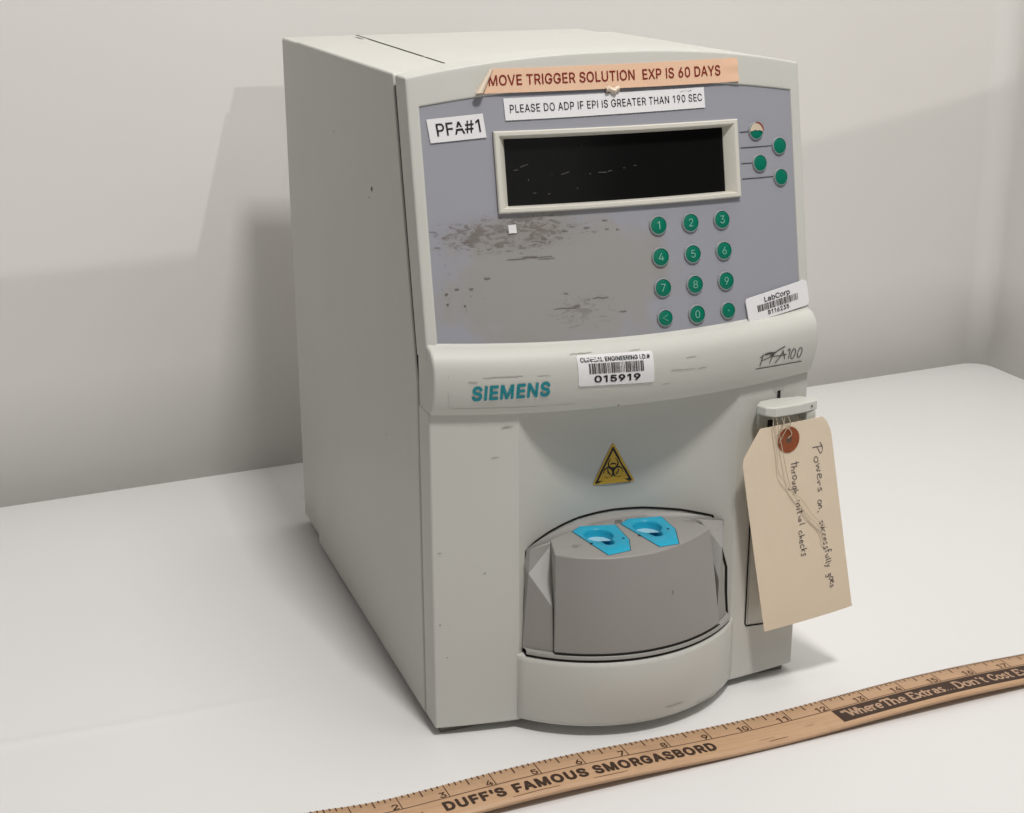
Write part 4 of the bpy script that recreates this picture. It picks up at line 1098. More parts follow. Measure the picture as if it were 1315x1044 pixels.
m = MB(); text_on(m, 'MOVE TRIGGER SOLUTION  EXP IS 60 DAYS', plr, 0.022, 0.925, 0.30, 0.74, bold=0.012, spacing=1.03)
m.out('label_text', MT['redink'], o, smooth=False)
m = MB()   # the curl: a slanted roll
rws = []
for j in range(9):
    t = j / 8
    r = 0.0021 - 0.0013 * t
    bx, bz = 0.0368 + 0.0068 * t, 0.3469 + 0.0120 * t
    row = []
    for i in range(25):
        q = math.radians(-90 + 430 * i / 24)
        rr = r * (1 - 0.35 * i / 24)
        row.append(P_up(bx - rr * math.cos(q) * 1.2 - 0.0008 * (1 - t), bz, 0.0008 + r + rr * math.sin(q)))
    rws.append(row)
m.grid(rws)
m.out('curled_end', MT['peachback'], o)
m = MB()   # torn scrap sticking out below the label
rws = [[P_up(0.1035 + 0.0075 * i / 6, 0.3482 - 0.0030 * j / 4 + 0.0006 * math.sin(i * 1.3), 0.0010 + 0.0012 * math.sin(j / 4 * 3.1) + 0.0005 * math.sin(i * 2.1)) for i in range(7)] for j in range(5)]
m.grid(rws); m.out('torn_scrap', MT['peachback'], o)

o, pl = sticker('instruction_label', ((0.0488, 0.3445), (0.1612, 0.3458), (0.1614, 0.3354), (0.0493, 0.3336)), lambda x, z, d=0: PP(x, z, d), MT['paper'],
                'narrow white label with one line of black capitals above the display', off=0.0004)
m = MB(); text_on(m, 'PLEASE DO ADP IF EPI IS GREATER THAN 190 SEC', pl, 0.025, 0.985, 0.33, 0.70, bold=0.004, spacing=1.06)
m.out('label_text', MT['ink'], o, smooth=False)
m = MB(); ribbon(m, catmull([(0.87, .83), (.89, .88), (.91, .90), (.93, .89), (.915, .84), (.9, .83)], 4), 0.006, pl)
overlay(o, m, MT['scuff'])

o, pl = sticker('unit_label', ((0.0091, 0.3353), (0.0377, 0.3375), (0.0388, 0.3257), (0.0104, 0.3237)), lambda x, z, d=0: PP(x, z, d), MT['paper'],
                'small white label with large black unit number at the panel corner', off=0.0005)
m = MB(); text_on(m, 'PFA#1', pl, 0.14, 0.92, 0.25, 0.78, bold=0.008)
m.out('label_text', MT['ink'], o, smooth=False)
m = MB(); ribbon(m, [(.48, .50), (.55, .52), (.60, .50)], 0.05, lambda u, v: pl(u, v) + Vector((0, -0.0002, 0)), taper=True)
overlay(o, m, MT['paper'])


def bars(pl, u0, u1, v0, v1, seed, n):
    r = random.Random(seed); m = MB(); u = u0
    wds = [r.choice((1, 1, 2, 3)) for _ in range(n)]; gaps = [r.choice((.7, .7, 1.1, 1.6)) for _ in range(n)]
    tot = sum(wds) + sum(gaps[:-1]); k = (u1 - u0) / tot
    for a_, g in zip(wds, gaps):
        m.grid([[pl(u, v0 + (v1 - v0) * i / 6), pl(u + a_ * k, v0 + (v1 - v0) * i / 6)] for i in range(7)])
        u += (a_ + g) * k
    return m


def P_mix(x, z, d=0.0):
    return P_up(x, z, d + 0.0003) if z > 0.2222 + nose_lift(x) else P_nose(x, z, d)


def P_labcorp(x, z, d=0.0):
    # paper bridges the panel step, bezel edge and the start of the nose
    return P_up(x, z, d)


o, pl = sticker('asset_label', ((0.1796, 0.2336), (0.2216, 0.2398), (0.2229, 0.2258), (0.1815, 0.2204)), P_labcorp, MT['paper'],
                'white rounded laboratory barcode label at the lower right corner of the panel', off=0.0008, rad=0.0022)
m = MB(); text_on(m, 'LabCorp', pl, 0.285, 0.70, 0.60, 0.86, bold=0.012)
m.out('label_text', MT['ink'], o, smooth=False)
m = MB(); text_on(m, '8116235', pl, 0.31, 0.66, 0.12, 0.30, bold=0.016)
m.out('label_number', MT['ink'], o, smooth=False)
bars(pl, 0.16, 0.82, 0.34, 0.60, 5, 30).out('barcode', MT['bar'], o, smooth=False)

o, pl = sticker('equipment_label', ((0.0750, 0.2158), (0.1174, 0.2146), (0.1184, 0.1984), (0.0758, 0.2002)), P_nose, MT['paper'],
                'white barcode label with a bold six digit number on the rounded nose', off=0.0006, rad=0.0010, rows=14)
m = MB(); text_on(m, 'CLINICAL ENGINEERING I.D.#', pl, 0.04, 0.955, 0.80, 0.925, bold=0.016)
m.out('label_text', MT['ink'], o, smooth=False)
m = MB()
for (u, v, l) in ((.13, .855, .05), (.20, .88, .10), (.26, .84, .06), (.21, .83, .05)):
    ribbon(m, [(u - l / 2, v), (u, v + .012), (u + l / 2, v - .006)], 0.028, lambda a_, b_: pl(a_, b_) + Vector((0, -0.0002, 0.0001)), taper=True)
overlay(o, m, MT['paper'])
m = MB(); text_on(m, '015919', pl, 0.20, 0.81, 0.11, 0.35, bold=0.026)
m.out('label_number', MT['ink'], o, smooth=False)
bars(pl, 0.14, 0.86, 0.41, 0.75, 11, 34).out('barcode', MT['bar'], o, smooth=False)

# maker's lettering on a clear foil, model lettering
m = MB()
text_on(m, 'SIEMENS', lambda u, v: P_nose(u, v, 0.0004), 0.0198, 0.0606, 0.1958, 0.2044, bold=0.032, spacing=1.08)
m.v = [v for v in m.v]
m.out('maker_lettering', MT['teal'], mach, smooth=False, label='bold teal capital lettering on the left of the nose')
m = MB()
ribbon(m, [(0.0078, 0.2110), (0.0079, 0.20), (0.0084, 0.1935), (0.0110, 0.1920), (0.03, 0.1910), (0.05, 0.1902), (0.0759, 0.1897)], 0.00022, lambda u, v: P_nose(u, v, 0.0003))
overlay(nose, m, mat('foil_edge_shade', (0.50, 0.49, 0.435), 0.5, 0.3))


def logo_pl(u, v):    # u 0..1 over the lettering, v 0..1 cap height
    x = 0.1862 + 0.0295 * u; return P_nose(x, 0.1978 + 0.0080 * v + 0.0002 * u, 0.0004)


m = MB()
strokes = [[(0.02, -.05), (0.045, .35), (0.06, .75)], [(0.0, .62), (.08, .82), (.20, .93), (.30, .86), (.24, .60), (.12, .45), (.03, .38)],
           [(0.235, .05), (.265, .45), (.32, .85)], [(.12, .80), (.22, .88), (.36, .88)], [(.36, .0), (.44, .35), (.53, .95)], [(.22, .70), (.38, .98), (.56, 1.25)], [(.50, .95), (.56, .5), (.575, .18)], [(.26, .62), (.42, .56), (.61, .58)],
           [(.62, .85), (.675, .95), (.665, .15)],
           [(.80, .88), (.76, .92), (.725, .70), (.715, .35), (.745, .12), (.785, .22), (.815, .6), (.80, .88)], [(.955, .88), (.915, .92), (.88, .70), (.87, .35), (.90, .12), (.94, .22), (.97, .6), (.955, .88)]]
for st in strokes:
    ribbon(m, catmull(st, 5), 0.00055, lambda u, v: logo_pl(u, v)) if False else None
    cp = catmull(st, 5)
    pts = [(0.1834 + 0.0295 * u, 0.1990 + 0.0072 * v) for u, v in cp]
    ribbon(m, pts, 0.0005, lambda u, v: P_nose(u, v, 0.0004))
ribbon(m, [(0.1816 + (0.2133 - 0.1816) * i / 10, 0.1972 - 0.0001 * i / 10) for i in range(11)], 0.0005, lambda u, v: P_nose(u, v, 0.0004))
m.out('model_lettering', MT['logoink'], mach, smooth=False, label='thin hand-drawn model lettering with a line under it, on the right of the nose')

# scuffs on the nose
m = MB()
for i, (cx, cz, l, wd) in enumerate(((0.030, 0.2085, 0.010, 0.0004), (0.040, 0.2083, 0.012, 0.0005), (0.020, 0.2066, 0.0045, 0.0007), (0.057, 0.2075, 0.007, 0.0003), (0.14, 0.2095, 0.006, 0.0004), (0.138, 0.203, 0.010, 0.0003), (0.147, 0.2028, 0.005, 0.0005), (0.131, 0.2035, 0.006, 0.0004), (0.078, 0.2168, 0.012, 0.0004), (0.108, 0.2160, 0.006, 0.0004), (0.126, 0.196, 0.005, 0.0003))):
    dash(m, cx, cz, l, wd, lambda u, v: P_nose(u, v, 0.0003), i + 300)
overlay(nose, m, mat('scuff_grey', (0.42, 0.40, 0.36), 0.7, 0.2))
m = MB()
for i, (cx, cz, l, wd) in enumerate(((0.004, 0.11, 0.0018, 0.0005), (0.0035, 0.068, 0.001, 0.0008), (0.028, 0.0965, 0.0012, 0.0007), (0.040, 0.178, 0.005, 0.0004), (0.034, 0.162, 0.004, 0.0004), (0.041, 0.1785, 0.006, 0.0003), (0.195, 0.09, .002, .0005))):
    dash(m, cx, cz, l, wd, lambda u, v: P_low(u, v, 0.0003), i + 400)
overlay(lowf, m, mat('pillar_scuff', (0.36, 0.345, 0.31), 0.7, 0.2))
m = MB()
for i, (cy, cz, l, wd) in enumerate(((0.100, 0.2885, 0.0030, 0.0022), (0.106, 0.283, 0.002, 0.0008), (0.185, 0.31, 0.0012, 0.0008), (0.085, 0.15, 0.001, 0.0008))):
    dash(m, cy, cz, l, wd, lambda u, v: Vector((-0.0002, u, v)), i + 500)
overlay(shell, m, MT['scuff'])
m = MB()
for (cx, cz, l) in ((0.128, 0.0142, 0.012), (0.149, 0.0095, 0.010), (0.158, 0.0085, 0.006)):
    ribbon(m, [(cx - l / 2 + l * i / 6, cz + 0.0002 * math.sin(i * 2.0)) for i in range(7)], 0.0007, lambda u, v: Vector((u, arc(R1 + 0.0003, u), v)), taper=True)
overlay(skirt, m, mat('skirt_scuff', (0.45, 0.43, 0.39), 0.7, 0.2))

# --- biohazard sticker on the scooped wall
BA = (0.1102, 0.1547); BB = (0.1237, 0.1302); BC = (0.0976, 0.1312)


def bio(u, v, d=0.0):   # u,v in triangle units: base from (-1,0) to (1,0), apex (0,1.78)
    mx, mz = (BB[0] + BC[0]) / 2, (BB[1] + BC[1]) / 2
    hx = (BB[0] - BC[0]) / 2; hz = (BB[1] - BC[1]) / 2
    x = mx + u * hx + (v / 1.78) * (BA[0] - mx); z = mz + u * hz + (v / 1.78) * (BA[1] - mz)
    return P_rec(x, z, 0.0004 + d)


def rtri(s, n=5, r=0.12):
    cs = [(-s, -0.08 * (s - 1) * 12), (s, -0.08 * (s - 1) * 12), (0, 1.78 + (s - 1) * 1.9)]
    out = []
    for i in range(3):
        p = cs[i]; a_ = cs[i - 1]; c = cs[(i + 1) % 3]
        for k in range(n + 1):
            t = k / n
            la = math.hypot(a_[0] - p[0], a_[1] - p[1]); lc = math.hypot(c[0] - p[0], c[1] - p[1])
            s0 = (p[0] + (a_[0] - p[0]) * r / la, p[1] + (a_[1] - p[1]) * r / la); s1 = (p[0] + (c[0] - p[0]) * r / lc, p[1] + (c[1] - p[1]) * r / lc)
            out.append(((1 - t) ** 2 * s0[0] + 2 * t * (1 - t) * p[0] + t * t * s1[0], (1 - t) ** 2 * s0[1] + 2 * t * (1 - t) * p[1] + t * t * s1[1]))
    return out


m = MB(); q = rtri(1.0)
cen = (0, 0.58)
rws = [[bio(cen[0] + (u - cen[0]) * t, cen[1] + (v - cen[1]) * t) for u, v in q + q[:1]] for t in (1.0, 0.75, 0.5, 0.25, 0.02)]
m.grid(rws)
o = m.out('biohazard_sticker', MT['yellow'], mach, fixn=False, label='small yellow triangular biohazard sticker on the scooped wall')
m = MB()
q = [(-.80, .10), (.80, .10), (0, 1.52)]
ed = []
for i in range(3):
    a_, c = q[i], q[(i + 1) % 3]
    ribbon(m, [(a_[0] + (c[0] - a_[0]) * t, a_[1] + (c[1] - a_[1]) * t) for t in [-.03 + 1.06 * k / 8 for k in range(9)]], 0.095, lambda u, v: bio(u, v, 0.00015))
m.out('warning_border', MT['ink'], o, smooth=False)
m = MB()
bc = (0.0, 0.60)
for k in range(3):
    an = math.radians(90 + 120 * k)
    cx, cy = bc[0] + 0.255 * math.cos(an), bc[1] + 0.255 * math.sin(an)
    # horned ring, open outward
    pts = [(cx + 0.235 * math.cos(an + math.radians(a_)), cy + 0.235 * math.sin(an + math.radians(a_))) for a_ in range(24, 337, 12)]
    n_ = len(pts)
    L_ = []; R_ = []
    for i, p in enumerate(pts):
        h = 0.018 + 0.045 * max(0.0, math.sin(math.pi * i / (n_ - 1))) ** 1.5
        dx_, dy_ = (p[0] - cx) / 0.235, (p[1] - cy) / 0.235
        L_.append(bio(p[0] + dx_ * h * .5, p[1] + dy_ * h * .5, 0.00016 + k * 1e-5)); R_.append(bio(p[0] - dx_ * h, p[1] - dy_ * h, 0.00016 + k * 1e-5))
    m.grid([L_, R_])
    # inner arc piece
    pa = [(bc[0] + 0.255 * math.cos(an + math.radians(a_)), bc[1] + 0.255 * math.sin(an + math.radians(a_))) for a_ in range(-34, 35, 8)]
    ribbon(m, pa, 0.055, lambda u, v: bio(u, v, 0.00022))
m.out('biohazard_symbol', MT['ink'], o, smooth=False)
m = MB(); text_on(m, 'BIOHAZARD', lambda u, v: bio(u, v, 0.0002), 0.15, 0.82, -0.035, 0.035, bold=0.02)
m.out('fine_print', MT['ink'], o, smooth=False)
m = MB()
m.add([P_nose(0.1008 + 0.0005 * math.cos(q_), 0.1858 + 0.0005 * math.sin(q_), 0.0004) for q_ in [i * .628 for i in range(10)]], [list(range(10))])
overlay(nose, m, MT['ink'])

# --- right pillar: small access door outline, slot, lever
m = MB()
for seg in ([(0.2120, 0.1058), (0.1885, 0.1050), (0.1873, 0.1040), (0.1872, 0.0400), (0.1880, 0.0383), (0.1976, 0.0372), (0.2120, 0.0358)],):
    ribbon(m, seg, 0.0010, lambda u, v: P_low(u, v, 0.0003))
m.out('access_door_gap', MT['dark'], mach, smooth=False)
m = MB()
m.prism([(0.1888, 0.0395), (0.2118, 0.0372), (0.2118, 0.1045), (0.1888, 0.1037)], lambda x, z: P_low(x, z, -0.0008), lambda x, z: P_low(x, z, 0.0007))
m.out('access_door', MT['housing'], mach, smooth=False)

m = MB()
m.prism([(0.1992, 0.1812), (0.2066, 0.1816), (0.2060, 0.1795), (0.2046, 0.1788), (0.2046, 0.1700), (0.2012, 0.1700), (0.2012, 0.1786), (0.2000, 0.1790)], lambda x, z: P_low(x, z, -0.0005), lambda x, z: P_low(x, z, 0.0003))
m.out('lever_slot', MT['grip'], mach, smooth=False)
m = MB()
m.prism([(0.2018, 0.1795), (0.2038, 0.1797), (0.2038, 0.1700), (0.2018, 0.1700)], lambda x, z: P_low(x, z, -0.0005), lambda x, z: P_low(x, z, 0.0006))
m.out('slot_opening', MT['dark'], mach, smooth=False)
# backing plate and bracket under the lever
m = MB()
m.box((0.1880, -0.0090, 0.1606), (0.2195, -0.0015, 0.1722))
lev_base = m.out('lever_bracket', MT['housing'], mach, bevel=0.0006)
m = MB(); m.box((0.2135, -0.0170, 0.1636), (0.2195, -0.0085, 0.1700))
m.out('bracket_foot', MT['lever'], lev_base, bevel=0.0006)
m = MB(); m.box((0.1938, -0.0110, 0.1608), (0.1968, -0.0085, 0.1650))
m.out('catch_gap', MT['dark'], lev_base, smooth=False)
m = MB(); m.tube([(0.1955, -0.0175, 0.1636), (0.2030, -0.0175, 0.1640)], 0.0008, 8)
m.out('catch_pin', MT['lever'], lev_base)
m = MB()
lp = [(0.1842, -0.0125), (0.1868, -0.0185), (0.1915, -0.0213), (0.2000, -0.0206), (0.2080, -0.0196), (0.2205, -0.0165), (0.2200, -0.0105), (0.2140, -0.0060), (0.1985, -0.0052), (0.1890, -0.0070)]


def lz(x): return 0.1788 - 0.08 * 0


m.prism(lp, lambda x, y: (x, y, 0.1702 + (0.0005 if x < .187 else 0)), lambda x, y: (x, y, 0.1760))
lever = m.out('release_lever', MT['lever'], mach, bevel=0.0009, seg=3, label='pale grey angular lever bar on the right pillar, tag tied below it')
m = MB()
m.add([(0.2160 + 0.0007 * math.cos(q_), -0.0180, 0.1732 + 0.0007 * math.sin(q_)) for q_ in [i * .628 for i in range(10)]], [list(range(10))])
overlay(lever, m, MT['scuff'])

# ================================================================== PAPER TAG
TY = -0.0192
tag = empty('paper_tag', (0.205, TY, 0.04), 'manila card shipping tag with handwriting, hanging on wire from the lever at the right front', 'tag')


def T(u, v, d=0.0):    # u = x, v = z on the slightly bowed card
    by = 0.0010 * ((u - 0.205) / 0.03) ** 2 * (1 if u > .205 else 0.2) - 0.0020 * ((0.165 - v) / 0.12) ** 2
    return Vector((u, TY + by - d, v))


outl = [(0.18345, 0.16415), (0.1732, 0.1464), (0.1914, 0.0411), (0.2505, 0.0465), (0.2290, 0.1570), (0.2262, 0.1632), (0.2225, 0.1668)]
m = MB()
# grid of the card between its left and right outline
rws = []
NV = 30


def edge_x(poly, v):
    for (x0, z0), (x1, z1) in zip(poly, poly[1:]):
        if min(z0, z1) <= v <= max(z0, z1) and z0 != z1: return x0 + (x1 - x0) * (v - z0) / (z1 - z0)
    return poly[0][0] if abs(v - poly[0][1]) < abs(v - poly[-1][1]) else poly[-1][0]


for j in range(NV + 1):
    t = j / NV
    # rows follow the slope of top and bottom edges
    if t < 0.145:
        q = t / 0.145; Lp = (outl[0][0] + (outl[1][0] - outl[0][0]) * q, outl[0][1] + (outl[1][1] - outl[0][1]) * q)
    else:
        q = (t - 0.145) / 0.855; Lp = (outl[1][0] + (outl[2][0] - outl[1][0]) * q, outl[1][1] + (outl[2][1] - outl[1][1]) * q)
    Rl = [outl[6], outl[5], outl[4], outl[3]]
    ks = [0, 0.04, 0.085, 1.0]
    for a_ in range(3):
        if ks[a_] <= t <= ks[a_ + 1]:
            q = (t - ks[a_]) / (ks[a_ + 1] - ks[a_]); Rp = (Rl[a_][0] + (Rl[a_ + 1][0] - Rl[a_][0]) * q, Rl[a_][1] + (Rl[a_ + 1][1] - Rl[a_][1]) * q); break
    rws.append([(Lp[0] + (Rp[0] - Lp[0]) * i / 16, Lp[1] + (Rp[1] - Lp[1]) * i / 16) for i in range(17)])
m.grid([[T(*p) for p in r] for r in rws])
card = m.out('tag_card', MT['card'], tag, smooth=False)
sm = card.modifiers.new('thick', 'SOLIDIFY'); sm.thickness = 0.0003; sm.offset = 0
EY = (0.2014, 0.1558)
m = MB()
N = 28
m.grid([[T(EY[0] + r_ * 1.0 * math.cos(2 * math.pi * i / N), EY[1] + r_ * 1.12 * math.sin(2 * math.pi * i / N), 0.0005) for i in range(N + 1)] for r_ in (0.0068, 0.0045, 0.0019)])
m.out('reinforcement_ring', MT['rust'], tag, fixn=False)
m = MB()
m.add([T(EY[0] + 0.0020 * math.cos(2 * math.pi * i / N), EY[1] + 0.0021 * math.sin(2 * math.pi * i / N), 0.0004) for i in range(N)], [list(range(N))])
m.out('eyelet_hole', MT['hole'], tag, smooth=False)

# stroke letters (x right, y up; x-height 1, ascender 1.9)
G = {
    'P': [[(0.1, -0.1), (0.25, 1.0), (.3, 1.9)], [(-.25, 1.55), (.4, 1.95), (1.1, 1.8), (1.2, 1.35), (.7, 1.0), (.25, .95)]],
    'o': [[(.75, .9), (.35, .95), (.1, .5), (.35, .05), (.75, .2), (.9, .65), (.75, .9)]],
    'w': [[(.0, .9), (.15, .2), (.35, .1), (.55, .7), (.75, .1), (.95, .2), (1.1, .95)]],
    'e': [[(.1, .5), (.6, .6), (.75, .85), (.45, 1.0), (.15, .7), (.2, .2), (.55, .02), (.9, .25)]],
    'r': [[(.1, .95), (.2, .1)], [(.18, .5), (.4, .9), (.75, .85)]],
    's': [[(.7, .9), (.4, 1.0), (.25, .75), (.55, .5), (.6, .15), (.3, 0), (.05, .12)]],
    'n': [[(.1, .9), (.15, .05)], [(.15, .5), (.45, .95), (.7, .75), (.75, .05)]],
    ',': [[(.2, .1), (.15, -.35)]],
    'u': [[(.1, .9), (.15, .25), (.4, .02), (.7, .3), (.75, .9)], [(.75, .9), (.8, .05)]],
    'c': [[(.75, .8), (.45, .98), (.15, .6), (.25, .12), (.6, .02), (.85, .2)]],
    'f': [[(.8, 1.75), (.5, 1.85), (.35, 1.4), (.3, 0)], [(.0, .95), (.75, 1.0)]],
    'l': [[(.3, 1.8), (.25, .3), (.4, .0)]],
    'y': [[(.1, .9), (.25, .3), (.6, .3)], [(.8, .95), (.6, .1), (.35, -.7), (0, -.8)]],
    'g': [[(.75, .85), (.35, .95), (.15, .5), (.4, .1), (.75, .4), (.75, .9)], [(.75, .9), (.7, -.3), (.45, -.85), (.05, -.6)]],
    'a': [[(.7, .85), (.35, .95), (.1, .45), (.35, .05), (.7, .45), (.72, .9)], [(.72, .9), (.8, .05)]],
    't': [[(.4, 1.7), (.35, .2), (.55, .0)], [(.0, 1.15), (.8, 1.2)]],
    'h': [[(.15, 1.8), (.15, .0)], [(.15, .5), (.45, .95), (.7, .7), (.75, .0)]],
    'i': [[(.25, .9), (.3, .05)], [(.3, 1.35), (.32, 1.42)]],
    'k': [[(.15, 1.8), (.15, 0)], [(.7, .95), (.2, .45), (.8, .0)]],
    'd': [[(.7, .8), (.35, .95), (.1, .5), (.35, .05), (.7, .4)], [(.75, 1.8), (.78, .05)]],
}
WD = {'w': 1.35, 'l': .6, 'i': .55, ',': .7, 't': .95, 'r': .85, 'P': 1.5, ' ': 1.0}


def write(mb, words, p0, p1, size, wd, seed):
    """handwriting running from p0 to p1 (downwards on the card); letters face the right-hand way"""
    r = random.Random(seed)
    total = sum(WD.get(c, 1.05) for c in words)
    d = Vector((p1[0] - p0[0], p1[1] - p0[1])); Ln = d.length; d.normalize()
    nrm = Vector((-d.y, d.x))     # letter up
    k = Ln / total; u = 0.0
    for c in words:
        if c in G:
            jy = r.uniform(-.22, .22); js = r.uniform(.78, 1.15)
            for st in G[c]:
                st = [(x + r.uniform(-.09, .09), y + r.uniform(-.09, .09)) for x, y in st]
                cp = catmull(st, 4)
                pts = []
                for x, y in cp:
                    q = Vector(p0) + d * ((u + x) * k) + nrm * ((y * js + jy) * size)
                    pts.append((q.x, q.y))
                ribbon(mb, pts, wd, lambda a_, b_: T(a_, b_, 0.0004))
        u += WD.get(c, 1.05)


m = MB()
write(m, 'Powers', (0.2178, 0.1500), (0.2222, 0.1205), 0.0028, 0.00037, 1)
write(m, 'on,', (0.2218, 0.1170), (0.2237, 0.1085), 0.0022, 0.00037, 2)
write(m, 'successfully', (0.2245, 0.1040), (0.2312, 0.0740), 0.0024, 0.00037, 3)
write(m, 'goes', (0.2322, 0.0705), (0.2345, 0.0605), 0.0024, 0.00037, 4)
write(m, 'through', (0.2035, 0.1422), (0.2062, 0.1220), 0.0027, 0.00037, 5)
write(m, 'initial', (0.2080, 0.1190), (0.2110, 0.1030), 0.0024, 0.00037, 6)
write(m, 'checks', (0.2112, 0.1000), (0.2135, 0.0830), 0.0024, 0.00037, 7)
m.out('handwriting', MT['pen'], tag, smooth=False)


def T3(p, d): return T(p[0], p[1], d)


m = MB()
for pts, ds in (([(0.1903, 0.1690), (0.1905, 0.165), (0.1925, 0.155), (0.1938, 0.1476), (0.1956, 0.1372), (0.2010, 0.1295), (0.2063, 0.1224), (0.2142, 0.1109), (0.2225, 0.1024), (0.2252, 0.0974), (0.2262, 0.0924), (0.2289, 0.0905)], 0.0020),
                ([(0.1920, 0.1690), (0.1932, 0.163), (0.1950, 0.1565), (0.1984, 0.143), (0.2020, 0.1302), (0.2060, 0.1240), (0.2100, 0.1205), (0.2176, 0.1104), (0.2230, 0.1050), (0.2282, 0.1005)], 0.0030),
                ([(0.1998, 0.1690), (0.2010, 0.1665), (0.2006, 0.1645), (0.1998, 0.1632), (0.1975, 0.1655), (0.1962, 0.1680)], 0.0022),
                ([(0.1935, 0.1592), (0.1968, 0.1662), (0.1975, 0.1690)], 0.0015),
                ([(0.1947, 0.1546), (0.1972, 0.1592), (0.1998, 0.1632), (0.2022, 0.1606), (0.2024, 0.1590), (0.2004, 0.1572)], 0.0014)):
    cp = catmull(pts, 5)
    p3 = [T3(p, ds) for p in cp]
    if pts[0][1] > 0.1680: p3.insert(0, Vector((pts[0][0] + 0.0006, -0.0170, 0.1706)))
    if pts[-1][1] > 0.1675: p3.append(Vector((pts[-1][0] + 0.0004, -0.0172, 0.1706)))
    m.tube(p3, 0.00025, 6)
m.out('tie_wire', MT['wire'], tag)

# ================================================================== WOODEN RULER
RX, RY, RA = -0.0905, -0.0607, 0.0457
ruler = empty('wooden_ruler', (RX + 0.3, RY, 0.0), 'long varnished wooden advertising yardstick lying on the table in front of the machine', 'ruler')
RW, RT = 0.0285, 0.0046
cR, sR = math.cos(RA), math.sin(RA)


def lift(s):
    return 0.0016 + 0.0016 * math.sin((s - 0.0675) * 2 * math.pi / 0.25) + 0.0040 * math.exp(-(max(s, 0.0) / 0.03) ** 2)


def RP(s, o, h=0.0):    # s along the rule, o from the far edge towards the viewer, h above the top face
    # top face drops gently at the near edge
    z = lift(s) + RT + h
    return Vector((RX + s * cR + o * sR, RY + s * sR - o * cR, z))


m = MB()
sect = [(0.0, -RT), (0.0, -0.0006), (0.0006, 0.0), (RW * 0.5, 0.0), (RW - 0.0022, 0.0), (RW - 0.0008, -0.0006), (RW, -0.0016), (RW - 0.0003, -0.0028), (RW - 0.0013, -0.0038), (RW - 0.0030, -RT)]
ss = [-0.006 + 0.92 * i / 120 for i in range(121)]
n = len(sect)
wob = random.Random(3)
rows = []
for s in ss:
    rows.append([RP(s, o_, h_) for o_, h_ in sect])
m.add([p for r in rows for p in r],
      [[i * n + j, i * n + (j + 1) % n, (i + 1) * n + (j + 1) % n, (i + 1) * n + j] for i in range(120) for j in range(n)] + [list(range(n)), [120 * n + j for j in range(n)][::-1]])
# wood grain follows the rule: tiny tilt only, world x is close enough
body = m.out('ruler_body', MT['wood'], ruler, sharp=50)
TH = 0.00012


def RI(u, v): return RP(u, v, TH)


m = MB()
IN = 0.0254
for k in range(0, 24 * 16 + 1):
    s = IN * k / 16
    if k % 2 and s < 12 * IN: continue
    if k % 16 == 0: ln = 0.0122
    elif k % 8 == 0: ln = 0.0062
    elif k % 4 == 0: ln = 0.0036
    elif k % 2 == 0: ln = 0.0026
    else: ln = 0.0018
    wd = 0.0005 if k % 16 == 0 else 0.00075
    m.add([RI(s - wd / 2, 0.0004), RI(s + wd / 2, 0.0004), RI(s + wd / 2, ln), RI(s - wd / 2, ln)], [(0, 1, 2, 3)])
sl = [IN * 0.05 + 24 * IN * i / 90 for i in range(91)]
ribbon(m, [(s, 0.0122) for s in sl], 0.0005, RI)
for k in range(1, 24):
    t = str(k); wd = 0.0036 if len(t) == 1 else 0.0064
    text_on(m, t, lambda u, v: RI(u, -v), IN * k - 0.0012 - wd, IN * k - 0.0012, -0.0116, -0.0068, bold=0.016, up=(0, 0, 1))
overlay(body, m, MT['rulerthin'])
m = MB()
text_on(m, "DUFF'S", lambda u, v: RI(u, -v), 0.0700, 0.1035, -0.0238, -0.0152, bold=0.045, spacing=1.14, up=(0, 0, 1))
text_on(m, 'FAMOUS', lambda u, v: RI(u, -v), 0.1078, 0.1497, -0.0238, -0.0152, bold=0.045, spacing=1.14, up=(0, 0, 1))
text_on(m, 'SMORGASBORD', lambda u, v: RI(u, -v), 0.1533, 0.2262, -0.0238, -0.0152, bold=0.045, spacing=1.14, up=(0, 0, 1))
m.out('advert_lettering', MT['rulerink'], ruler, smooth=False, label='bold dark brown capital lettering')
m = MB()
s0, s1 = 0.3045, 0.470
m.grid([[RP(s0 + (s1 - s0) * i / 30, o_, 0.00010) for i in range(31)] for o_ in (0.0132, 0.0263)])
blk = m.out('printed_block', MT['rulerink'], ruler, smooth=False)
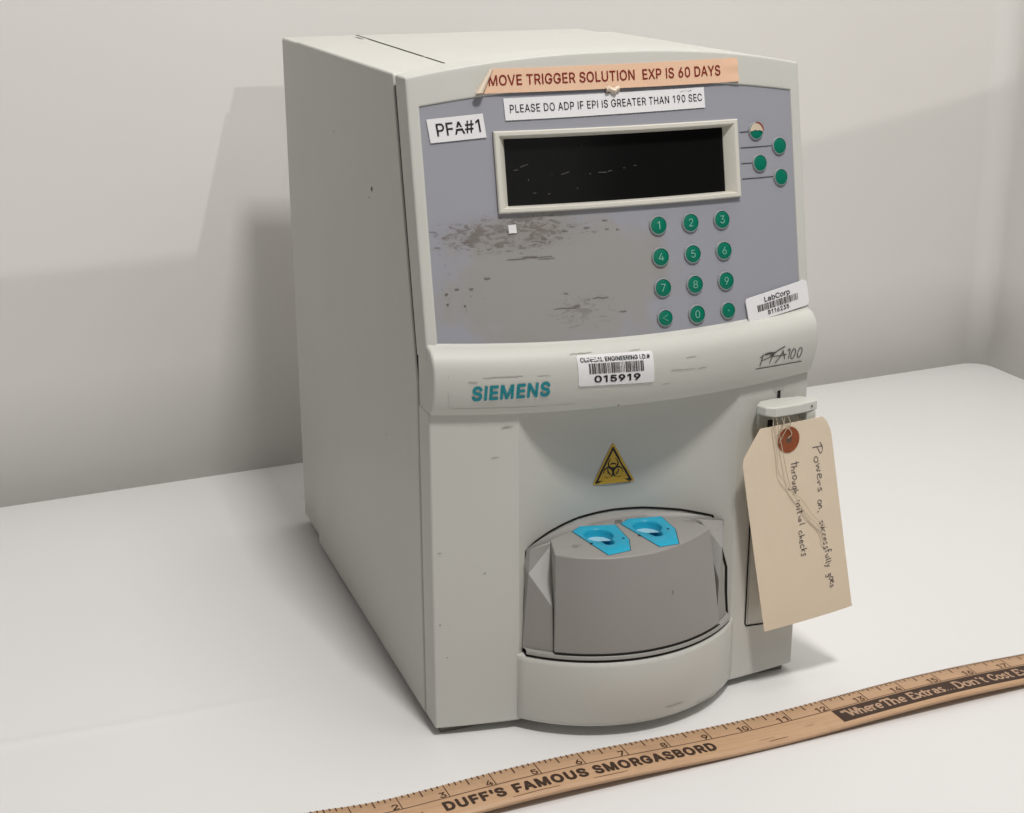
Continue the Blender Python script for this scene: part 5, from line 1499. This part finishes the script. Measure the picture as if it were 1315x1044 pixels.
# slab lettering reversed out of the block
SL = {
    'W': (1.35, [[(0, 1), (.32, 0), (.66, .95)], [(.66, .95), (.98, 0), (1.3, 1)]], [(0, 1), (1.3, 1), (.64, 1)]),
    'h': (.95, [[(.12, 1.05), (.12, 0)], [(.12, .45), (.4, .68), (.68, .5), (.68, 0)]], [(.12, 0), (.68, 0), (.02, 1.05)]),
    'e': (.8, [[(.12, .36), (.64, .36), (.6, .62), (.36, .7), (.12, .5), (.12, .2), (.36, 0), (.66, .1)]], []),
    'r': (.72, [[(.16, .68), (.16, 0)], [(.16, .45), (.36, .68), (.6, .64)]], [(.16, 0), (.04, .68)]),
    'T': (1.0, [[(.06, 1), (.94, 1)], [(.5, 1), (.5, 0)], [(.06, 1), (.06, .78)], [(.94, 1), (.94, .78)]], [(.5, 0)]),
    'E': (.98, [[(.2, 1), (.2, 0)], [(.06, 1), (.84, 1), (.84, .8)], [(.2, .52), (.62, .52)], [(.06, 0), (.88, 0), (.88, .22)]], []),
    'x': (.85, [[(.12, .68), (.72, 0)], [(.72, .68), (.12, 0)]], [(.12, 0), (.72, 0), (.12, .68), (.72, .68)]),
    't': (.6, [[(.26, .95), (.26, .14), (.42, 0), (.54, .06)], [(.04, .68), (.52, .68)]], []),
    'a': (.82, [[(.12, .56), (.36, .7), (.58, .54), (.58, .06), (.72, .0)], [(.58, .38), (.24, .36), (.12, .16), (.3, 0), (.58, .14)]], []),
    's': (.7, [[(.56, .58), (.32, .7), (.12, .54), (.34, .36), (.56, .2), (.36, 0), (.1, .1)]], []),
    '.': (.42, [[(.14, .04), (.24, .04)]], []),
    'D': (1.05, [[(.2, 1), (.2, 0)], [(.04, 1), (.55, 1), (.88, .72), (.88, .28), (.55, 0), (.04, 0)]], []),
    'o': (.82, [[(.38, .7), (.12, .52), (.12, .18), (.38, 0), (.66, .18), (.66, .52), (.38, .7)]], []),
    'n': (.95, [[(.14, .68), (.14, 0)], [(.14, .45), (.42, .68), (.7, .5), (.7, 0)]], [(.14, 0), (.7, 0), (.04, .68)]),
    "'": (.34, [[(.16, 1.0), (.14, .74)]], []),
    'C': (1.0, [[(.84, .74), (.8, .9), (.5, 1), (.16, .74), (.16, .26), (.5, 0), (.86, .2)]], []),
    '"': (.7, [[(.2, .74), (.14, .9), (.24, 1.02)], [(.46, .74), (.4, .9), (.5, 1.02)]], []),
    ' ': (.42, [], []),
}
m = MB()
cap = 0.0068
for txt, ua, ub in (('"Where', 0.3080, 0.3338), ('The', 0.3346, 0.3498), ('Extras...', 0.3523, 0.3832), ("Don't", 0.3840, 0.4066), ('Cost', 0.4092, 0.4252), ('Extra', 0.4277, 0.4500), ('"', 0.4510, 0.4540)):
    k = (ub - ua) / sum(SL[c][0] for c in txt)
    u = ua
    for c in txt:
        wd_, sts, ser = SL[c]
        for st in sts:
            smooth_ = c in 'hersaonDCt"' and len(st) > 3
            cp = catmull(st, 3) if smooth_ else [(a_[0] + (b_[0] - a_[0]) * t, a_[1] + (b_[1] - a_[1]) * t) for a_, b_ in zip(st, st[1:]) for t in (0, .5, 1)]
            ribbon(m, [(u + x * k, -0.0228 + y * cap) for x, y in cp], 0.00125, lambda a_, b_: RP(a_, -b_, 0.0002))
        for (x, y) in ser:
            ribbon(m, [(u + (x - .16) * k, -0.0228 + y * cap), (u + (x + .16) * k, -0.0228 + y * cap)], 0.0009, lambda a_, b_: RP(a_, -b_, 0.0002))
        u += wd_ * k
m.v = [v for v in m.v]
m.out('slogan_lettering', MT['rulerlet'], blk, smooth=False, label='light wood-coloured slab lettering inside the dark block')
m = MB()   # dents in the varnish
for i, (s, o_, l, wd) in enumerate(((0.262, 0.0262, 0.012, 0.0006), (0.256, 0.0235, 0.010, 0.0003), (0.06, 0.0225, 0.0008, 0.0016), (0.0585, 0.0195, 0.0007, 0.0012), (0.285, 0.021, 0.006, 0.0003), (0.16, 0.0262, 0.02, 0.0005), (0.118, 0.0262, 0.026, 0.0005))):
    r = random.Random(i); ribbon(m, [(s - l / 2 + l * q_ / 6, o_ + r.uniform(-.3, .3) * wd) for q_ in range(7)], wd, RI, taper=True)
overlay(body, m, mat('nick_brown', (0.20, 0.095, 0.05), 0.6, 0.2))

for o in (big, small, ind):
    pass
